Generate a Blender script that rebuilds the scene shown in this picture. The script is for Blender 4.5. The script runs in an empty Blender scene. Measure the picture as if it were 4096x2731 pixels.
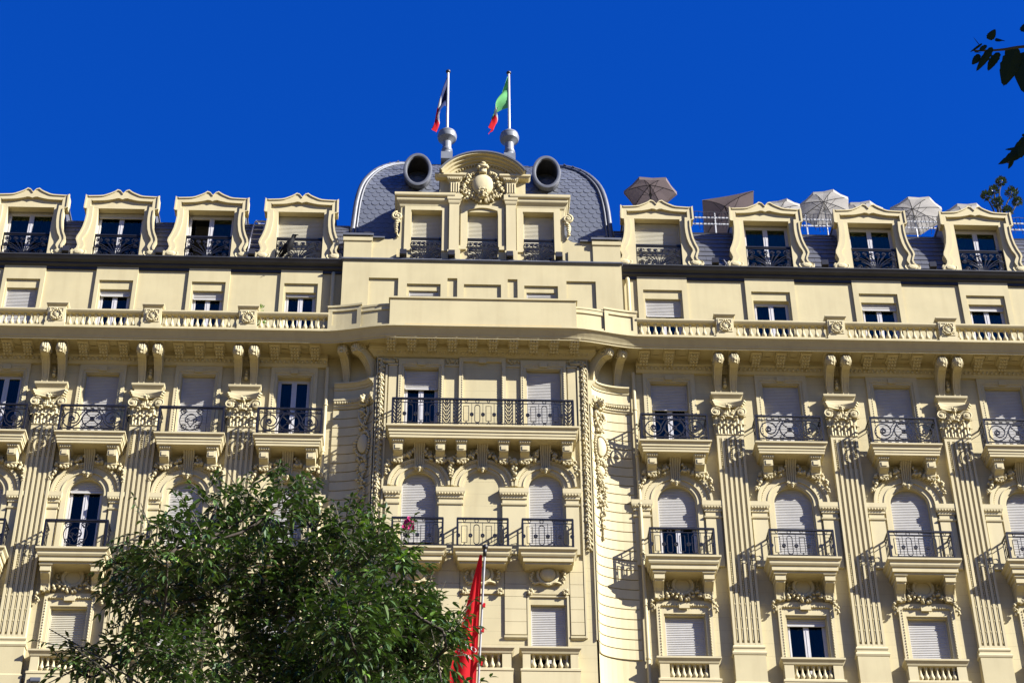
import bpy, math, random
import numpy as np
from mathutils import Vector, Matrix
R = math.radians
PI = math.pi
sc = bpy.context.scene
col = sc.collection

# ------------------------------------------------------------------ camera
CAM_POS = Vector((-1.35, -55.0, 1.7))
TH, RO, PS = R(36.93), R(-0.534), R(2.5)
_f0 = Vector((math.sin(PS), math.cos(PS), 0)); _r = Vector((math.cos(PS), -math.sin(PS), 0))
_fw = _f0 * math.cos(TH) + Vector((0, 0, math.sin(TH))); _up = _r.cross(_fw)
_R = _r * math.cos(RO) + _up * math.sin(RO); _U = -_r * math.sin(RO) + _up * math.cos(RO)
cd = bpy.data.cameras.new('camera'); cam = bpy.data.objects.new('camera', cd); col.objects.link(cam)
cam.matrix_world = Matrix(((_R.x, _U.x, -_fw.x, CAM_POS.x), (_R.y, _U.y, -_fw.y, CAM_POS.y),
                           (_R.z, _U.z, -_fw.z, CAM_POS.z), (0, 0, 0, 1)))
cd.sensor_width = 23.52; cd.lens = 45.0; cd.clip_start = 0.1; cd.clip_end = 3000
sc.camera = cam

# ------------------------------------------------------------------ sky, sun, exposure
SUN_AZ, SUN_EL = 116.0, 31.5          # azimuth measured from +Y towards +X
w = bpy.data.worlds.new('World'); sc.world = w; w.use_nodes = True
nt = w.node_tree; nt.nodes.clear()
sky = nt.nodes.new('ShaderNodeTexSky'); sky.sky_type = 'NISHITA'; sky.sun_disc = False
sky.sun_elevation = R(SUN_EL); sky.sun_rotation = R(SUN_AZ)
sky.altitude = 0; sky.air_density = 2.0; sky.dust_density = 0.0; sky.ozone_density = 10.0
bg = nt.nodes.new('ShaderNodeBackground'); bg.inputs[1].default_value = 0.05
wo = nt.nodes.new('ShaderNodeOutputWorld')
tint = nt.nodes.new('ShaderNodeMix'); tint.data_type = 'RGBA'; tint.blend_type = 'MULTIPLY'; tint.inputs[0].default_value = 1.0; tint.inputs[7].default_value = (0.024, 0.300, 1.00, 1)   # deep Mediterranean blue
nt.links.new(sky.outputs[0], tint.inputs[6]); nt.links.new(tint.outputs[2], bg.inputs[0]); nt.links.new(bg.outputs[0], wo.inputs[0])
sd = Vector((math.sin(R(SUN_AZ)) * math.cos(R(SUN_EL)), math.cos(R(SUN_AZ)) * math.cos(R(SUN_EL)), math.sin(R(SUN_EL))))
sl = bpy.data.lights.new('sun', 'SUN'); sl.energy = 5.0; sl.angle = R(0.5); sl.color = (1.0, 0.965, 0.93)
so = bpy.data.objects.new('sun', sl); col.objects.link(so); so.location = (30, -40, 60)
so.rotation_euler = sd.to_track_quat('Z', 'Y').to_euler()
vs = sc.view_settings; vs.view_transform = 'Standard'; vs.look = 'None'; vs.exposure = 1.74; vs.gamma = 1.0
vs.use_curve_mapping = False
sc.cycles.max_bounces = 8; sc.cycles.diffuse_bounces = 5; sc.cycles.glossy_bounces = 3
sc.cycles.transparent_max_bounces = 12; sc.cycles.transmission_bounces = 4
sc.cycles.sample_clamp_indirect = 6.0
sc.cycles.use_denoising = True

# ------------------------------------------------------------------ materials
M = {}
def newmat(name):
    m = bpy.data.materials.new(name); m.use_nodes = True; M[name] = m
    n = m.node_tree; b = n.nodes['Principled BSDF']
    return m, n, b
def nd(n, t, **kw):
    x = n.nodes.new(t)
    for k, v in kw.items(): setattr(x, k, v)
    return x
def ramp(n, src, stops):
    r = nd(n, 'ShaderNodeValToRGB'); e = r.color_ramp.elements
    while len(e) < len(stops): e.new(0.5)
    for i, (p, c) in enumerate(stops): e[i].position = p; e[i].color = (*c, 1) if len(c) == 3 else c
    n.links.new(src, r.inputs[0]); return r
def noise(n, scale, detail=4, vec=None, rough=0.55):
    x = nd(n, 'ShaderNodeTexNoise'); x.inputs['Scale'].default_value = scale; x.inputs['Detail'].default_value = detail
    x.inputs['Roughness'].default_value = rough
    if vec is not None: n.links.new(vec, x.inputs['Vector'])
    return x
def mixc(n, fac, a, b, mode='MIX'):
    x = nd(n, 'ShaderNodeMix', data_type='RGBA', blend_type=mode)
    for sock, v in ((x.inputs[0], fac), (x.inputs[6], a), (x.inputs[7], b)):
        if isinstance(v, (int, float)): sock.default_value = v
        elif isinstance(v, tuple): sock.default_value = (*v, 1) if len(v) == 3 else v
        else: n.links.new(v, sock)
    return x.outputs[2]
def mth(n, op, a, b=None, c=None):
    x = nd(n, 'ShaderNodeMath', operation=op)
    for i, v in enumerate((a, b, c)):
        if v is None: continue
        if isinstance(v, (int, float)): x.inputs[i].default_value = v
        else: n.links.new(v, x.inputs[i])
    return x.outputs[0]
def bump(n, b, h, strength=0.2, dist=0.01):
    x = nd(n, 'ShaderNodeBump'); x.inputs['Strength'].default_value = strength; x.inputs['Distance'].default_value = dist
    n.links.new(h, x.inputs['Height']); n.links.new(x.outputs[0], b.inputs['Normal'])

def stucco(name, c, joints=False, var=0.06):
    m, n, b = newmat(name)
    g = nd(n, 'ShaderNodeNewGeometry'); pos = g.outputs['Position']
    mp = nd(n, 'ShaderNodeMapping'); mp.inputs['Scale'].default_value = (2.2, 2.2, 0.22); n.links.new(pos, mp.inputs[0])
    n1 = noise(n, 0.9, 5, pos); n2 = noise(n, 1.6, 4, mp.outputs[0]); n3 = noise(n, 55, 3, pos)
    dk = tuple(v * (1 - var * 1.5) for v in c); lt = tuple(min(1, v * (1 + var * .5)) for v in c)
    a = ramp(n, n1.outputs[0], [(0.3, dk), (0.7, lt)]).outputs[0]
    st = ramp(n, n2.outputs[0], [(0.34, (0.80, 0.77, 0.74)), (0.52, (1, 1, 1))]).outputs[0]
    a = mixc(n, 0.28, a, st, 'MULTIPLY')
    hgt = mth(n, 'MULTIPLY', n3.outputs[0], 0.25)
    if joints:
        s = nd(n, 'ShaderNodeSeparateXYZ'); n.links.new(pos, s.inputs[0])
        fz = mth(n, 'FRACT', mth(n, 'DIVIDE', s.outputs[2], 0.46))
        ln = mth(n, 'LESS_THAN', fz, 0.035)
        hgt = mth(n, 'SUBTRACT', hgt, mth(n, 'MULTIPLY', ln, 1.2))
        a = mixc(n, mth(n, 'MULTIPLY', ln, 0.35), a, tuple(v * 0.55 for v in c))
    n.links.new(a, b.inputs['Base Color']); b.inputs['Roughness'].default_value = 0.82
    b.inputs['Specular IOR Level'].default_value = 0.25
    bump(n, b, hgt, 0.35, 0.012)
    return m
CREAM = (0.390, 0.338, 0.192)
stucco('stucco', CREAM)
stucco('stucco_wall', CREAM, joints=True)
stucco('stucco_trim', (0.418, 0.363, 0.212), var=0.04)
stucco('ornament', (0.415, 0.358, 0.206), var=0.10)
stucco('lower_wall', (0.36, 0.30, 0.17), joints=True)

def simple(name, c, rough=0.5, metal=0.0, var=0.15, scale=3.0, spec=0.5, bs=0.0, bscale=40):
    m, n, b = newmat(name)
    g = nd(n, 'ShaderNodeNewGeometry')
    n1 = noise(n, scale, 5, g.outputs['Position'])
    a = ramp(n, n1.outputs[0], [(0.3, tuple(v * (1 - var) for v in c)), (0.7, tuple(min(1, v * (1 + var)) for v in c))]).outputs[0]
    n.links.new(a, b.inputs['Base Color']); b.inputs['Roughness'].default_value = rough; b.inputs['Metallic'].default_value = metal
    b.inputs['Specular IOR Level'].default_value = spec
    if bs:
        n2 = noise(n, bscale, 3, g.outputs['Position']); bump(n, b, n2.outputs[0], bs, 0.01)
    return m
simple('iron', (0.008, 0.008, 0.010), 0.38, 0.0, 0.3, 8, 0.4)
simple('gutter_metal', (0.020, 0.021, 0.024), 0.55, 0.0, 0.3, 2.0, 0.4)
simple('zinc', (0.090, 0.095, 0.105), 0.5, 0.15, 0.18, 2.5, 0.5)
simple('zinc_dark', (0.05, 0.052, 0.058), 0.45, 0.3, 0.25, 2.0, 0.5)
simple('grey_paint', (0.14, 0.15, 0.16), 0.45, 0.0, 0.1, 4)
simple('white_frame', (0.39, 0.38, 0.365), 0.35, 0.0, 0.05, 4)
simple('shutter', (0.345, 0.335, 0.305), 0.5, 0.0, 0.06, 3)
simple('shutter_cream', (0.37, 0.345, 0.255), 0.5, 0.0, 0.06, 3)
simple('black_plastic', (0.008, 0.008, 0.009), 0.5, 0.0, 0.2, 6)
simple('dark_hole', (0.01, 0.01, 0.012), 0.9, 0.0, 0.2, 4)
simple('aluminium', (0.34, 0.34, 0.34), 0.4, 0.1, 0.1, 6)
simple('pole_white', (0.39, 0.39, 0.37), 0.4, 0.0, 0.1, 6)
simple('curtain_blue', (0.018, 0.12, 0.16), 0.9, 0.0, 0.2, 1.5)
simple('curtain_dark', (0.016, 0.022, 0.024), 0.9, 0.0, 0.25, 1.5)
simple('curtain_grey', (0.10, 0.105, 0.10), 0.9, 0.0, 0.2, 1.5)
simple('room', (0.05, 0.05, 0.055), 0.9, 0.0, 0.2, 1)
simple('bark', (0.05, 0.040, 0.03), 0.9, 0.0, 0.4, 12, 0.2, 0.6, 30)
simple('twig', (0.05, 0.045, 0.03), 0.8, 0.0, 0.3, 12, 0.2)
simple('red_cloth', (0.52, 0.008, 0.014), 0.75, 0.0, 0.08, 2, 0.2)
simple('magenta', (0.33, 0.008, 0.10), 0.7, 0.0, 0.15, 8, 0.2)
simple('decoy_black', (0.006, 0.006, 0.007), 0.75, 0.0, 0.3, 20, 0.15)
simple('pigeon', (0.12, 0.12, 0.14), 0.6, 0.0, 0.3, 20, 0.4)
simple('taupe_cloth', (0.17, 0.135, 0.125), 0.9, 0.0, 0.08, 2, 0.1)
simple('white_cloth', (0.40, 0.38, 0.33), 0.9, 0.0, 0.06, 2, 0.1)
simple('dark_rib', (0.03, 0.028, 0.028), 0.5, 0.0, 0.2, 6)
simple('ochre', (0.55, 0.32, 0.05), 0.8, 0.0, 0.2, 6)
simple('paving', (0.150, 0.110, 0.042), 0.9, 0.0, 0.15, 0.7, 0.2)
simple('flat_roof', (0.28, 0.28, 0.28), 0.9, 0.0, 0.15, 0.7, 0.2)
simple('flag_navy', (0.008, 0.014, 0.055), 0.8, 0.0, 0.15, 3, 0.2)
simple('flag_white', (0.38, 0.37, 0.36), 0.8, 0.0, 0.06, 3, 0.2)
simple('flag_green', (0.12, 0.38, 0.13), 0.8, 0.0, 0.12, 3, 0.2)
simple('letter_white', (0.62, 0.60, 0.58), 0.8, 0.0, 0.04, 3, 0.2)
simple('terracotta', (0.35, 0.14, 0.07), 0.8, 0.0, 0.15, 3, 0.2)
for nm in ('white_cloth', 'taupe_cloth', 'flag_green', 'flag_white', 'red_cloth'):
    n = M[nm].node_tree; b = n.nodes['Principled BSDF']; o = n.nodes['Material Output']
    t = nd(n, 'ShaderNodeBsdfTranslucent'); mx = nd(n, 'ShaderNodeMixShader'); mx.inputs[0].default_value = 0.35 if nm != 'taupe_cloth' else 0.25
    src = b.inputs['Base Color'].links[0].from_socket
    n.links.new(src, t.inputs[0]); n.links.new(b.outputs[0], mx.inputs[1]); n.links.new(t.outputs[0], mx.inputs[2]); n.links.new(mx.outputs[0], o.inputs[0])

def slate_mat(name, c, var):
    m, n, b = newmat(name)
    g = nd(n, 'ShaderNodeNewGeometry'); oi = nd(n, 'ShaderNodeObjectInfo')
    n1 = noise(n, 7, 5, g.outputs['Position'])
    rv = mth(n, 'ADD', mth(n, 'MULTIPLY', g.outputs['Random Per Island'], 0.6), mth(n, 'MULTIPLY', n1.outputs[0], 0.5))
    a = ramp(n, rv, [(0.15, tuple(v * (1 - var) for v in c)), (0.5, c), (0.95, tuple(v * (1 + var) for v in c))]).outputs[0]
    n.links.new(a, b.inputs['Base Color']); b.inputs['Roughness'].default_value = 0.42; b.inputs['Specular IOR Level'].default_value = 0.55
    n2 = noise(n, 30, 3, g.outputs['Position']); bump(n, b, n2.outputs[0], 0.25, 0.01)
slate_mat('slate', (0.058, 0.060, 0.066), 0.4)
slate_mat('fish_slate', (0.078, 0.085, 0.100), 0.35)
simple('oculus_paint', (0.03, 0.032, 0.036), 0.5, 0.1, 0.25, 3)

def leaf_mat(name, c1, c2, c3):
    m, n, b = newmat(name)
    g = nd(n, 'ShaderNodeNewGeometry')
    a = ramp(n, g.outputs['Random Per Island'], [(0.0, c1), (0.75, c2), (1.0, c3)]).outputs[0]
    n.links.new(a, b.inputs['Base Color']); b.inputs['Roughness'].default_value = 0.38; b.inputs['Specular IOR Level'].default_value = 0.5
    t = nd(n, 'ShaderNodeBsdfTranslucent'); o = n.nodes['Material Output']; mx = nd(n, 'ShaderNodeMixShader'); mx.inputs[0].default_value = 0.18
    tc = mixc(n, 1.0, a, (0.9, 1.0, 0.35), 'MULTIPLY')
    n.links.new(tc, t.inputs[0]); n.links.new(b.outputs[0], mx.inputs[1]); n.links.new(t.outputs[0], mx.inputs[2]); n.links.new(mx.outputs[0], o.inputs[0])
leaf_mat('leaf', (0.020, 0.042, 0.010), (0.050, 0.095, 0.020), (0.11, 0.17, 0.04))
leaf_mat('leaf_bright', (0.10, 0.20, 0.03), (0.16, 0.28, 0.04), (0.22, 0.34, 0.05))
leaf_mat('leaf_shade', (0.010, 0.020, 0.005), (0.014, 0.028, 0.006), (0.02, 0.04, 0.008))  # silhouetted twigs: shade is put into a darker leaf colour
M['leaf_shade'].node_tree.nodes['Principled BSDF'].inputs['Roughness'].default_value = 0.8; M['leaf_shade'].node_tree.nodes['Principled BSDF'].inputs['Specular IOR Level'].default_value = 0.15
leaf_mat('leaf_pot', (0.015, 0.03, 0.012), (0.03, 0.05, 0.02), (0.06, 0.08, 0.04))

# glass: dark tinted pane, mirror-like by Fresnel, lets the curtain behind show
m, n, b = newmat('glass')
o = n.nodes['Material Output']; n.nodes.remove(b)
tr = nd(n, 'ShaderNodeBsdfTransparent'); tr.inputs[0].default_value = (0.50, 0.60, 0.60, 1)
gl = nd(n, 'ShaderNodeBsdfGlossy'); gl.inputs['Roughness'].default_value = 0.03; gl.inputs[0].default_value = (0.75, 0.8, 0.6, 1)
fr = nd(n, 'ShaderNodeFresnel'); fr.inputs[0].default_value = 1.42; mx = nd(n, 'ShaderNodeMixShader')
n.links.new(fr.outputs[0], mx.inputs[0]); n.links.new(tr.outputs[0], mx.inputs[1]); n.links.new(gl.outputs[0], mx.inputs[2]); n.links.new(mx.outputs[0], o.inputs[0])

# ------------------------------------------------------------------ mesh helpers
ICO_V = []
_p = (1 + 5 ** .5) / 2
for a_, b_ in ((1, _p), (-1, _p), (1, -_p), (-1, -_p)):
    ICO_V += [Vector((0, a_, b_)), Vector((a_, b_, 0)), Vector((b_, 0, a_))]
ICO_V = [v.normalized() for v in ICO_V]
def _icof():
    f = []
    for i in range(12):
        for j in range(i + 1, 12):
            for k in range(j + 1, 12):
                a, b, c = ICO_V[i], ICO_V[j], ICO_V[k]
                if abs((a - b).length - 1.0515) < .02 and abs((b - c).length - 1.0515) < .02 and abs((a - c).length - 1.0515) < .02:
                    f.append((i, j, k) if (b - a).cross(c - a).dot(a) > 0 else (i, k, j))
    return f
ICO_F = _icof()
rnd = random.Random(7)

class MB:
    def __init__(s): s.v = []; s.f = []
    def add(s, vs, fs):
        o = len(s.v); s.v += [tuple(v) for v in vs]; s.f += [tuple(i + o for i in f) for f in fs]
    def box(s, x0, x1, y0, y1, z0, z1):
        s.add([(x0, y0, z0), (x1, y0, z0), (x1, y1, z0), (x0, y1, z0), (x0, y0, z1), (x1, y0, z1), (x1, y1, z1), (x0, y1, z1)],
              [(0, 3, 2, 1), (4, 5, 6, 7), (0, 1, 5, 4), (1, 2, 6, 5), (2, 3, 7, 6), (3, 0, 4, 7)]); return s
    def loft(s, rings, caps=True, close=False):
        n = len(rings[0]); vs = [p for r in rings for p in r]; fs = []
        m = len(rings)
        for i in range(m if close else m - 1):
            for j in range(n):
                a, b = i * n + j, i * n + (j + 1) % n; c, d = ((i + 1) % m) * n + (j + 1) % n, ((i + 1) % m) * n + j
                fs.append((a, b, c, d))
        if caps and not close: fs.append(tuple(range(n))[::-1]); fs.append(tuple((m - 1) * n + j for j in range(n)))
        s.add(vs, fs); return s
    def stack(s, x0, x1, yf, yb, prof):
        # rectangular moulded block: profile (d, z) bottom to top, d = projection beyond the core rectangle
        s.loft([[(x0 - d, yf - d, z), (x1 + d, yf - d, z), (x1 + d, yb, z), (x0 - d, yb, z)] for d, z in prof]); return s
    def ex(s, poly, x0, x1):   # polygon (y, z) extruded along x
        return s.loft([[(x0, y, z) for y, z in poly], [(x1, y, z) for y, z in poly]])
    def ey(s, poly, y0, y1):   # polygon (x, z) extruded along y
        return s.loft([[(x, y0, z) for x, z in poly], [(x, y1, z) for x, z in poly]])
    def strip_y(s, A, B, y0, y1, close=False):
        # solid band between two outlines A (outer) and B (inner) of (x, z), from depth y0 (front) to y1
        rings = [[(a[0], y0, a[1]), (b[0], y0, b[1]), (b[0], y1, b[1]), (a[0], y1, a[1])] for a, b in zip(A, B)]
        return s.loft(rings, caps=not close, close=close)
    def tube(s, pts, r, n=4, close=False, r1=None):
        P = [Vector(p) for p in pts]; m = len(P); rings = []
        ref = None
        for i in range(m):
            if close: t = P[(i + 1) % m] - P[i - 1]
            else: t = P[min(i + 1, m - 1)] - P[max(i - 1, 0)]
            if t.length < 1e-9: t = Vector((0, 0, 1))
            t.normalize()
            if ref is None:
                ref = Vector((0, 1, 0)) if abs(t.y) < .9 else Vector((1, 0, 0))
            u = t.cross(ref)
            if u.length < 1e-3: u = t.cross(Vector((1, 0, .3)))
            u.normalize(); v = u.cross(t)
            rr = r if r1 is None else r + (r1 - r) * i / max(1, m - 1)
            rings.append([tuple(P[i] + u * (rr * math.cos(2 * PI * (j + .5) / n)) + v * (rr * math.sin(2 * PI * (j + .5) / n))) for j in range(n)])
        return s.loft(rings, caps=True, close=close)
    def lathe(s, prof, cx=0, cy=0, n=10, z0=0):
        return s.loft([[(cx + r * math.cos(2 * PI * j / n), cy + r * math.sin(2 * PI * j / n), z0 + z) for j in range(n)] for r, z in prof])
    def lathe_y(s, prof, cx, cz, n=24, sx=1, sz=1):   # profile (r, y) around an axis along y
        return s.loft([[(cx + sx * r * math.cos(2 * PI * j / n), y, cz + sz * r * math.sin(2 * PI * j / n)) for j in range(n)] for r, y in prof])
    def blob(s, c, r, jit=0.0, rot=0.0, rg=None):
        rg = rg or rnd
        if isinstance(r, (int, float)): r = (r, r, r)
        cr, sr = math.cos(rot), math.sin(rot); vs = []
        for p in ICO_V:
            k = 1 + (rg.random() - .5) * jit
            x, y, z = p.x * r[0] * k, p.y * r[1] * k, p.z * r[2] * k
            vs.append((c[0] + x * cr - z * sr, c[1] + y, c[2] + x * sr + z * cr))
        s.add(vs, ICO_F); return s
    def mesh(s, name, mats, smooth=False, auto=None):
        me = bpy.data.meshes.new(name); me.from_pydata(s.v, [], s.f)
        for mm in (mats if isinstance(mats, (list, tuple)) else [mats]): me.materials.append(M[mm])
        if smooth: me.polygons.foreach_set('use_smooth', [True] * len(me.polygons))
        me.validate(); me.update()
        import bmesh
        bm = bmesh.new(); bm.from_mesh(me); bmesh.ops.recalc_face_normals(bm, faces=bm.faces); bm.to_mesh(me); bm.free()
        if smooth and auto:
            me.set_sharp_from_angle(angle=R(auto))
        return me
    def build(s, name, mat, parent=None, loc=(0, 0, 0), smooth=False, auto=None):
        return put(name, s.mesh(name, mat, smooth, auto), parent, loc)
def put(name, me, parent=None, loc=(0, 0, 0), rz=0.0, sx=1.0):
    o = bpy.data.objects.new(name, me); col.objects.link(o); o.location = loc; o.rotation_euler = (0, 0, rz)
    if sx != 1.0: o.scale = (sx, 1, 1)
    if parent is not None: o.parent = parent
    return o
def thing(name, label, cat, loc=(0, 0, 0), rz=0.0, group=None):
    o = bpy.data.objects.new(name, None); col.objects.link(o); o.location = loc; o.rotation_euler = (0, 0, rz)
    o.empty_display_size = 0.3
    return tag(o, label, cat, group)
def tag(o, label, cat, group=None):
    o['label'] = label; o['category'] = cat
    if group: o['group'] = group
    return o
CACHE = {}
def cached(key, fn):
    if key not in CACHE: CACHE[key] = fn()
    return CACHE[key]
def smoothpath(pts, k=5):
    # Catmull-Rom through 2-D/3-D points
    P = [Vector(p) for p in pts]; out = []
    for i in range(len(P) - 1):
        a, b, c, d = P[max(i - 1, 0)], P[i], P[i + 1], P[min(i + 2, len(P) - 1)]
        for j in range(k):
            t = j / k
            out.append(tuple(.5 * ((2 * b) + (c - a) * t + (2 * a - 5 * b + 4 * c - d) * t * t + (3 * b - a - 3 * c + d) * t ** 3)))
    out.append(tuple(P[-1])); return out
def arc(cx, cz, r, a0, a1, n):
    return [(cx + r * math.cos(R(a0 + (a1 - a0) * i / n)), cz + r * math.sin(R(a0 + (a1 - a0) * i / n))) for i in range(n + 1)]
def spiral(cx, cz, r0, r1, a0, turns, n=18):
    return [(cx + (r0 + (r1 - r0) * i / n) * math.cos(R(a0) + 2 * PI * turns * i / n), cz + (r0 + (r1 - r0) * i / n) * math.sin(R(a0) + 2 * PI * turns * i / n)) for i in range(n + 1)]

def wall_grid(mb, x0, x1, z0, z1, ops, Y, rev):
    """front skin at Y with rectangular / arched openings (x0, x1, z0, ztop, arch) and reveals going back by rev"""
    xs = sorted({x0, x1} | {o[0] for o in ops} | {o[1] for o in ops})
    zs = {z0, z1}
    for o in ops:
        zs |= {o[2], o[3]}
        if o[4]: zs.add(o[3] - (o[1] - o[0]) / 2)
    zs = sorted(zs)
    for i in range(len(xs) - 1):
        for j in range(len(zs) - 1):
            cx, cz = (xs[i] + xs[i + 1]) / 2, (zs[j] + zs[j + 1]) / 2
            if any(o[0] < cx < o[1] and o[2] < cz < o[3] for o in ops): continue
            mb.add([(xs[i], Y, zs[j]), (xs[i + 1], Y, zs[j]), (xs[i + 1], Y, zs[j + 1]), (xs[i], Y, zs[j + 1])], [(0, 1, 2, 3)])
    for a, b, c, d, ar in ops:
        if not ar: out = [(a, c), (a, d), (b, d), (b, c)]
        else:
            r = (b - a) / 2; zc = d - r; A = arc((a + b) / 2, zc, r, 180, 0, 20)
            out = [(a, c)] + A + [(b, c)]
            for p, q in zip(A[:-1], A[1:]):
                mb.add([(p[0], Y, p[1]), (q[0], Y, q[1]), (q[0], Y, d), (p[0], Y, d)], [(0, 1, 2, 3)])
        n = len(out)
        for i in range(n):
            p, q = out[i], out[(i + 1) % n]
            mb.add([(p[0], Y, p[1]), (q[0], Y, q[1]), (q[0], Y + rev, q[1]), (p[0], Y + rev, p[1])], [(0, 1, 2, 3)])
# ------------------------------------------------------------------ ironwork patterns: lists of (points (x, z), radius, closed)
def mirror(L): return L + [([(-x, z) for x, z in p], r, c) for p, r, c in L]
def circ(cx, cz, r, n=10): return [(cx + r * math.cos(2 * PI * i / n), cz + r * math.sin(2 * PI * i / n)) for i in range(n)]
def panel_scroll(w, h):
    L = []; b = .016
    zt, zb = h - .17, .15
    for z in (.04, zb, zt): L.append(([(-w, z), (w, z)], b, False))
    # key bands
    n = int(w * 2 / .22); st = 2 * w / n
    for z0, z1 in ((zt, h - .02), (.04, zb)):
        for i in range(n):
            x = -w + i * st
            L.append(([(x + .02, z1), (x + .02, (z0 + z1) / 2 - .01), (x + st * .5, (z0 + z1) / 2 - .01), (x + st * .5, z0)], .011, False))
    k = w / 1.13
    S = [(-.20, .90), (-.34, .64), (-.48, .34), (-.74, .19), (-.97, .30), (-1.03, .54), (-.87, .80), (-.61, .80), (-.47, .60), (-.55, .40), (-.73, .37), (-.84, .51), (-.75, .65), (-.65, .56)]
    S = [(x * k, z * h / 1.08) for x, z in S]
    L2 = [(smoothpath(S, 4), .017, False), (circ(-.72 * k, .52, .06, 8), .022, True),
          (smoothpath([(-.47 * k, .62), (-.38 * k, .78), (-.30 * k, .86)], 3), .013, False), (spiral(-.28 * k, .27, .10, .03, 200, 1.2, 9), .012, False)]
    L += mirror(L2)
    L += [(circ(0, .53, .33, 18), .018, True), (circ(0, .53, .055, 8), .026, True), (circ(0, .88, .045, 6), .02, True), (circ(0, .18, .045, 6), .02, True)]
    for a in (45, 135): 
        d = .30
        L.append(([(-d * math.cos(R(a)), .53 - d * math.sin(R(a))), (d * math.cos(R(a)), .53 + d * math.sin(R(a)))], .014, False))
    return L
def panel_bars(w, h):
    L = [([(-w, .05), (w, .05)], .014, False), ([(-w, h - .06), (w, h - .06)], .012, False)]
    n = int(w / .12)
    for i in range(n + 1):
        x = -w + i * 2 * w / n
        if abs(x) > .42: L.append(([(x, .03), (x, h)], .011, False))
    h2 = h
    lyre = [(smoothpath([(0, .12), (-.2, .2), (-.36, .42), (-.34, .72), (-.16, .9), (-.3, .98), (-.4, .9)], 4), .014, False),
            (spiral(-.26, .86, .12, .03, 60, 1.3, 10), .012, False), (spiral(-.24, .26, .14, .03, 250, 1.4, 10), .012, False),
            (smoothpath([(0, .25), (-.1, .42), (-.2, .55), (-.12, .72), (0, .78)], 4), .013, False), (spiral(-.12, .5, .1, .03, 0, 1.2, 9), .012, False)]
    return L + mirror(lyre)
def panel_oval(w, h, pitch=.375, chains=()):
    L = [([(-w, .10), (w, .10)], .013, False), ([(-w, .03), (w, .03)], .012, False), ([(-w, h - .14), (w, h - .14)], .012, False)]
    n = max(2, round(2 * w / pitch)); st = 2 * w / n
    for i in range(n):
        x = -w + (i + .5) * st
        if any(abs(x - c) < .2 for c in chains): continue
        if i % 2 == 0:
            L.append(([(x - .085, .2), (x - .085, h - .26), (x + .085, h - .26), (x + .085, .2)], .011, True))
            L.append((smoothpath([(x - .07, h), (x - .03, h - .08), (x, h - .14), (x + .03, h - .08), (x + .07, h)], 2), .010, False))
            L.append((smoothpath([(x - .07, .03), (x - .03, .1), (x, .18), (x + .03, .1), (x + .07, .03)], 2), .010, False))
        else:
            L.append((arc(x, h - .30, .085, 0, 180, 6) + arc(x, .22, .085, 180, 360, 6), .012, True))
            L.append((circ(x, h - .075, .06, 8), .011, True)); L.append((circ(x, .065, .045, 6), .010, True))
    for i in range(n + 1):
        x = -w + i * st
        if any(abs(x - c) < .2 for c in chains): continue
        L.append((circ(x, .46, .045, 7), .024, True)); L.append(([(x, .40), (x, .10)], .008, False)); L.append(([(x, .52), (x, h - .14)], .008, False))
    for c in chains:
        L.append(([(c - .13, .03), (c - .13, h)], .014, False)); L.append(([(c + .13, .03), (c + .13, h)], .014, False))
        for j in range(6):
            z = .1 + j * (h - .14) / 6
            L.append((smoothpath([(c - .12, z + .15), (c - .06, z + .02), (c, z), (c + .06, z + .02), (c + .12, z + .15)], 2), .015, False))
            L.append((circ(c, z + .12, .04, 6), .014, True))
    return L
def panel_flower(w, h):
    L = [([(-w, .03), (w, .03)], .013, False), ([(-w, h - .09), (w, h - .09)], .012, False)]
    half = []
    ends = [(-.16, .86, .10), (-.44, .88, .10), (-.78, .86, .15), (-.80, .58, .10), (-.72, .24, .15), (-.38, .12, .10)]
    for i, (x, z, r) in enumerate(ends):
        x *= w / .95; z *= h / 1.16 
        half.append((spiral(x, z, r, .025, 270 if i < 3 else 180, 1.6, 12), .011, False))
        half.append((circ(x, z, .028, 6), .022, True))
        zz = z if i > 2 else z - r
        half.append((smoothpath([(-.02, .10), (x * .25 - .01, .10 + (zz - .1) * .35), (x * .6, .1 + (zz - .1) * .75 + (.06 if i > 3 else 0)), (x + (r if i > 2 else 0), zz)], 4), .010, False))
    for i in range(4):
        a = 100 + i * 14
        half.append((smoothpath([(0, .12), (.35 * math.cos(R(a)), .12 + .35 * math.sin(R(a))), (.62 * math.cos(R(a + 6)), .12 + .62 * math.sin(R(a + 6)))], 3), .012, False))
    L += mirror(half)
    return L
PANELS = {'scroll': panel_scroll, 'bars': panel_bars, 'oval': panel_oval, 'flower': panel_flower}
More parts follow.
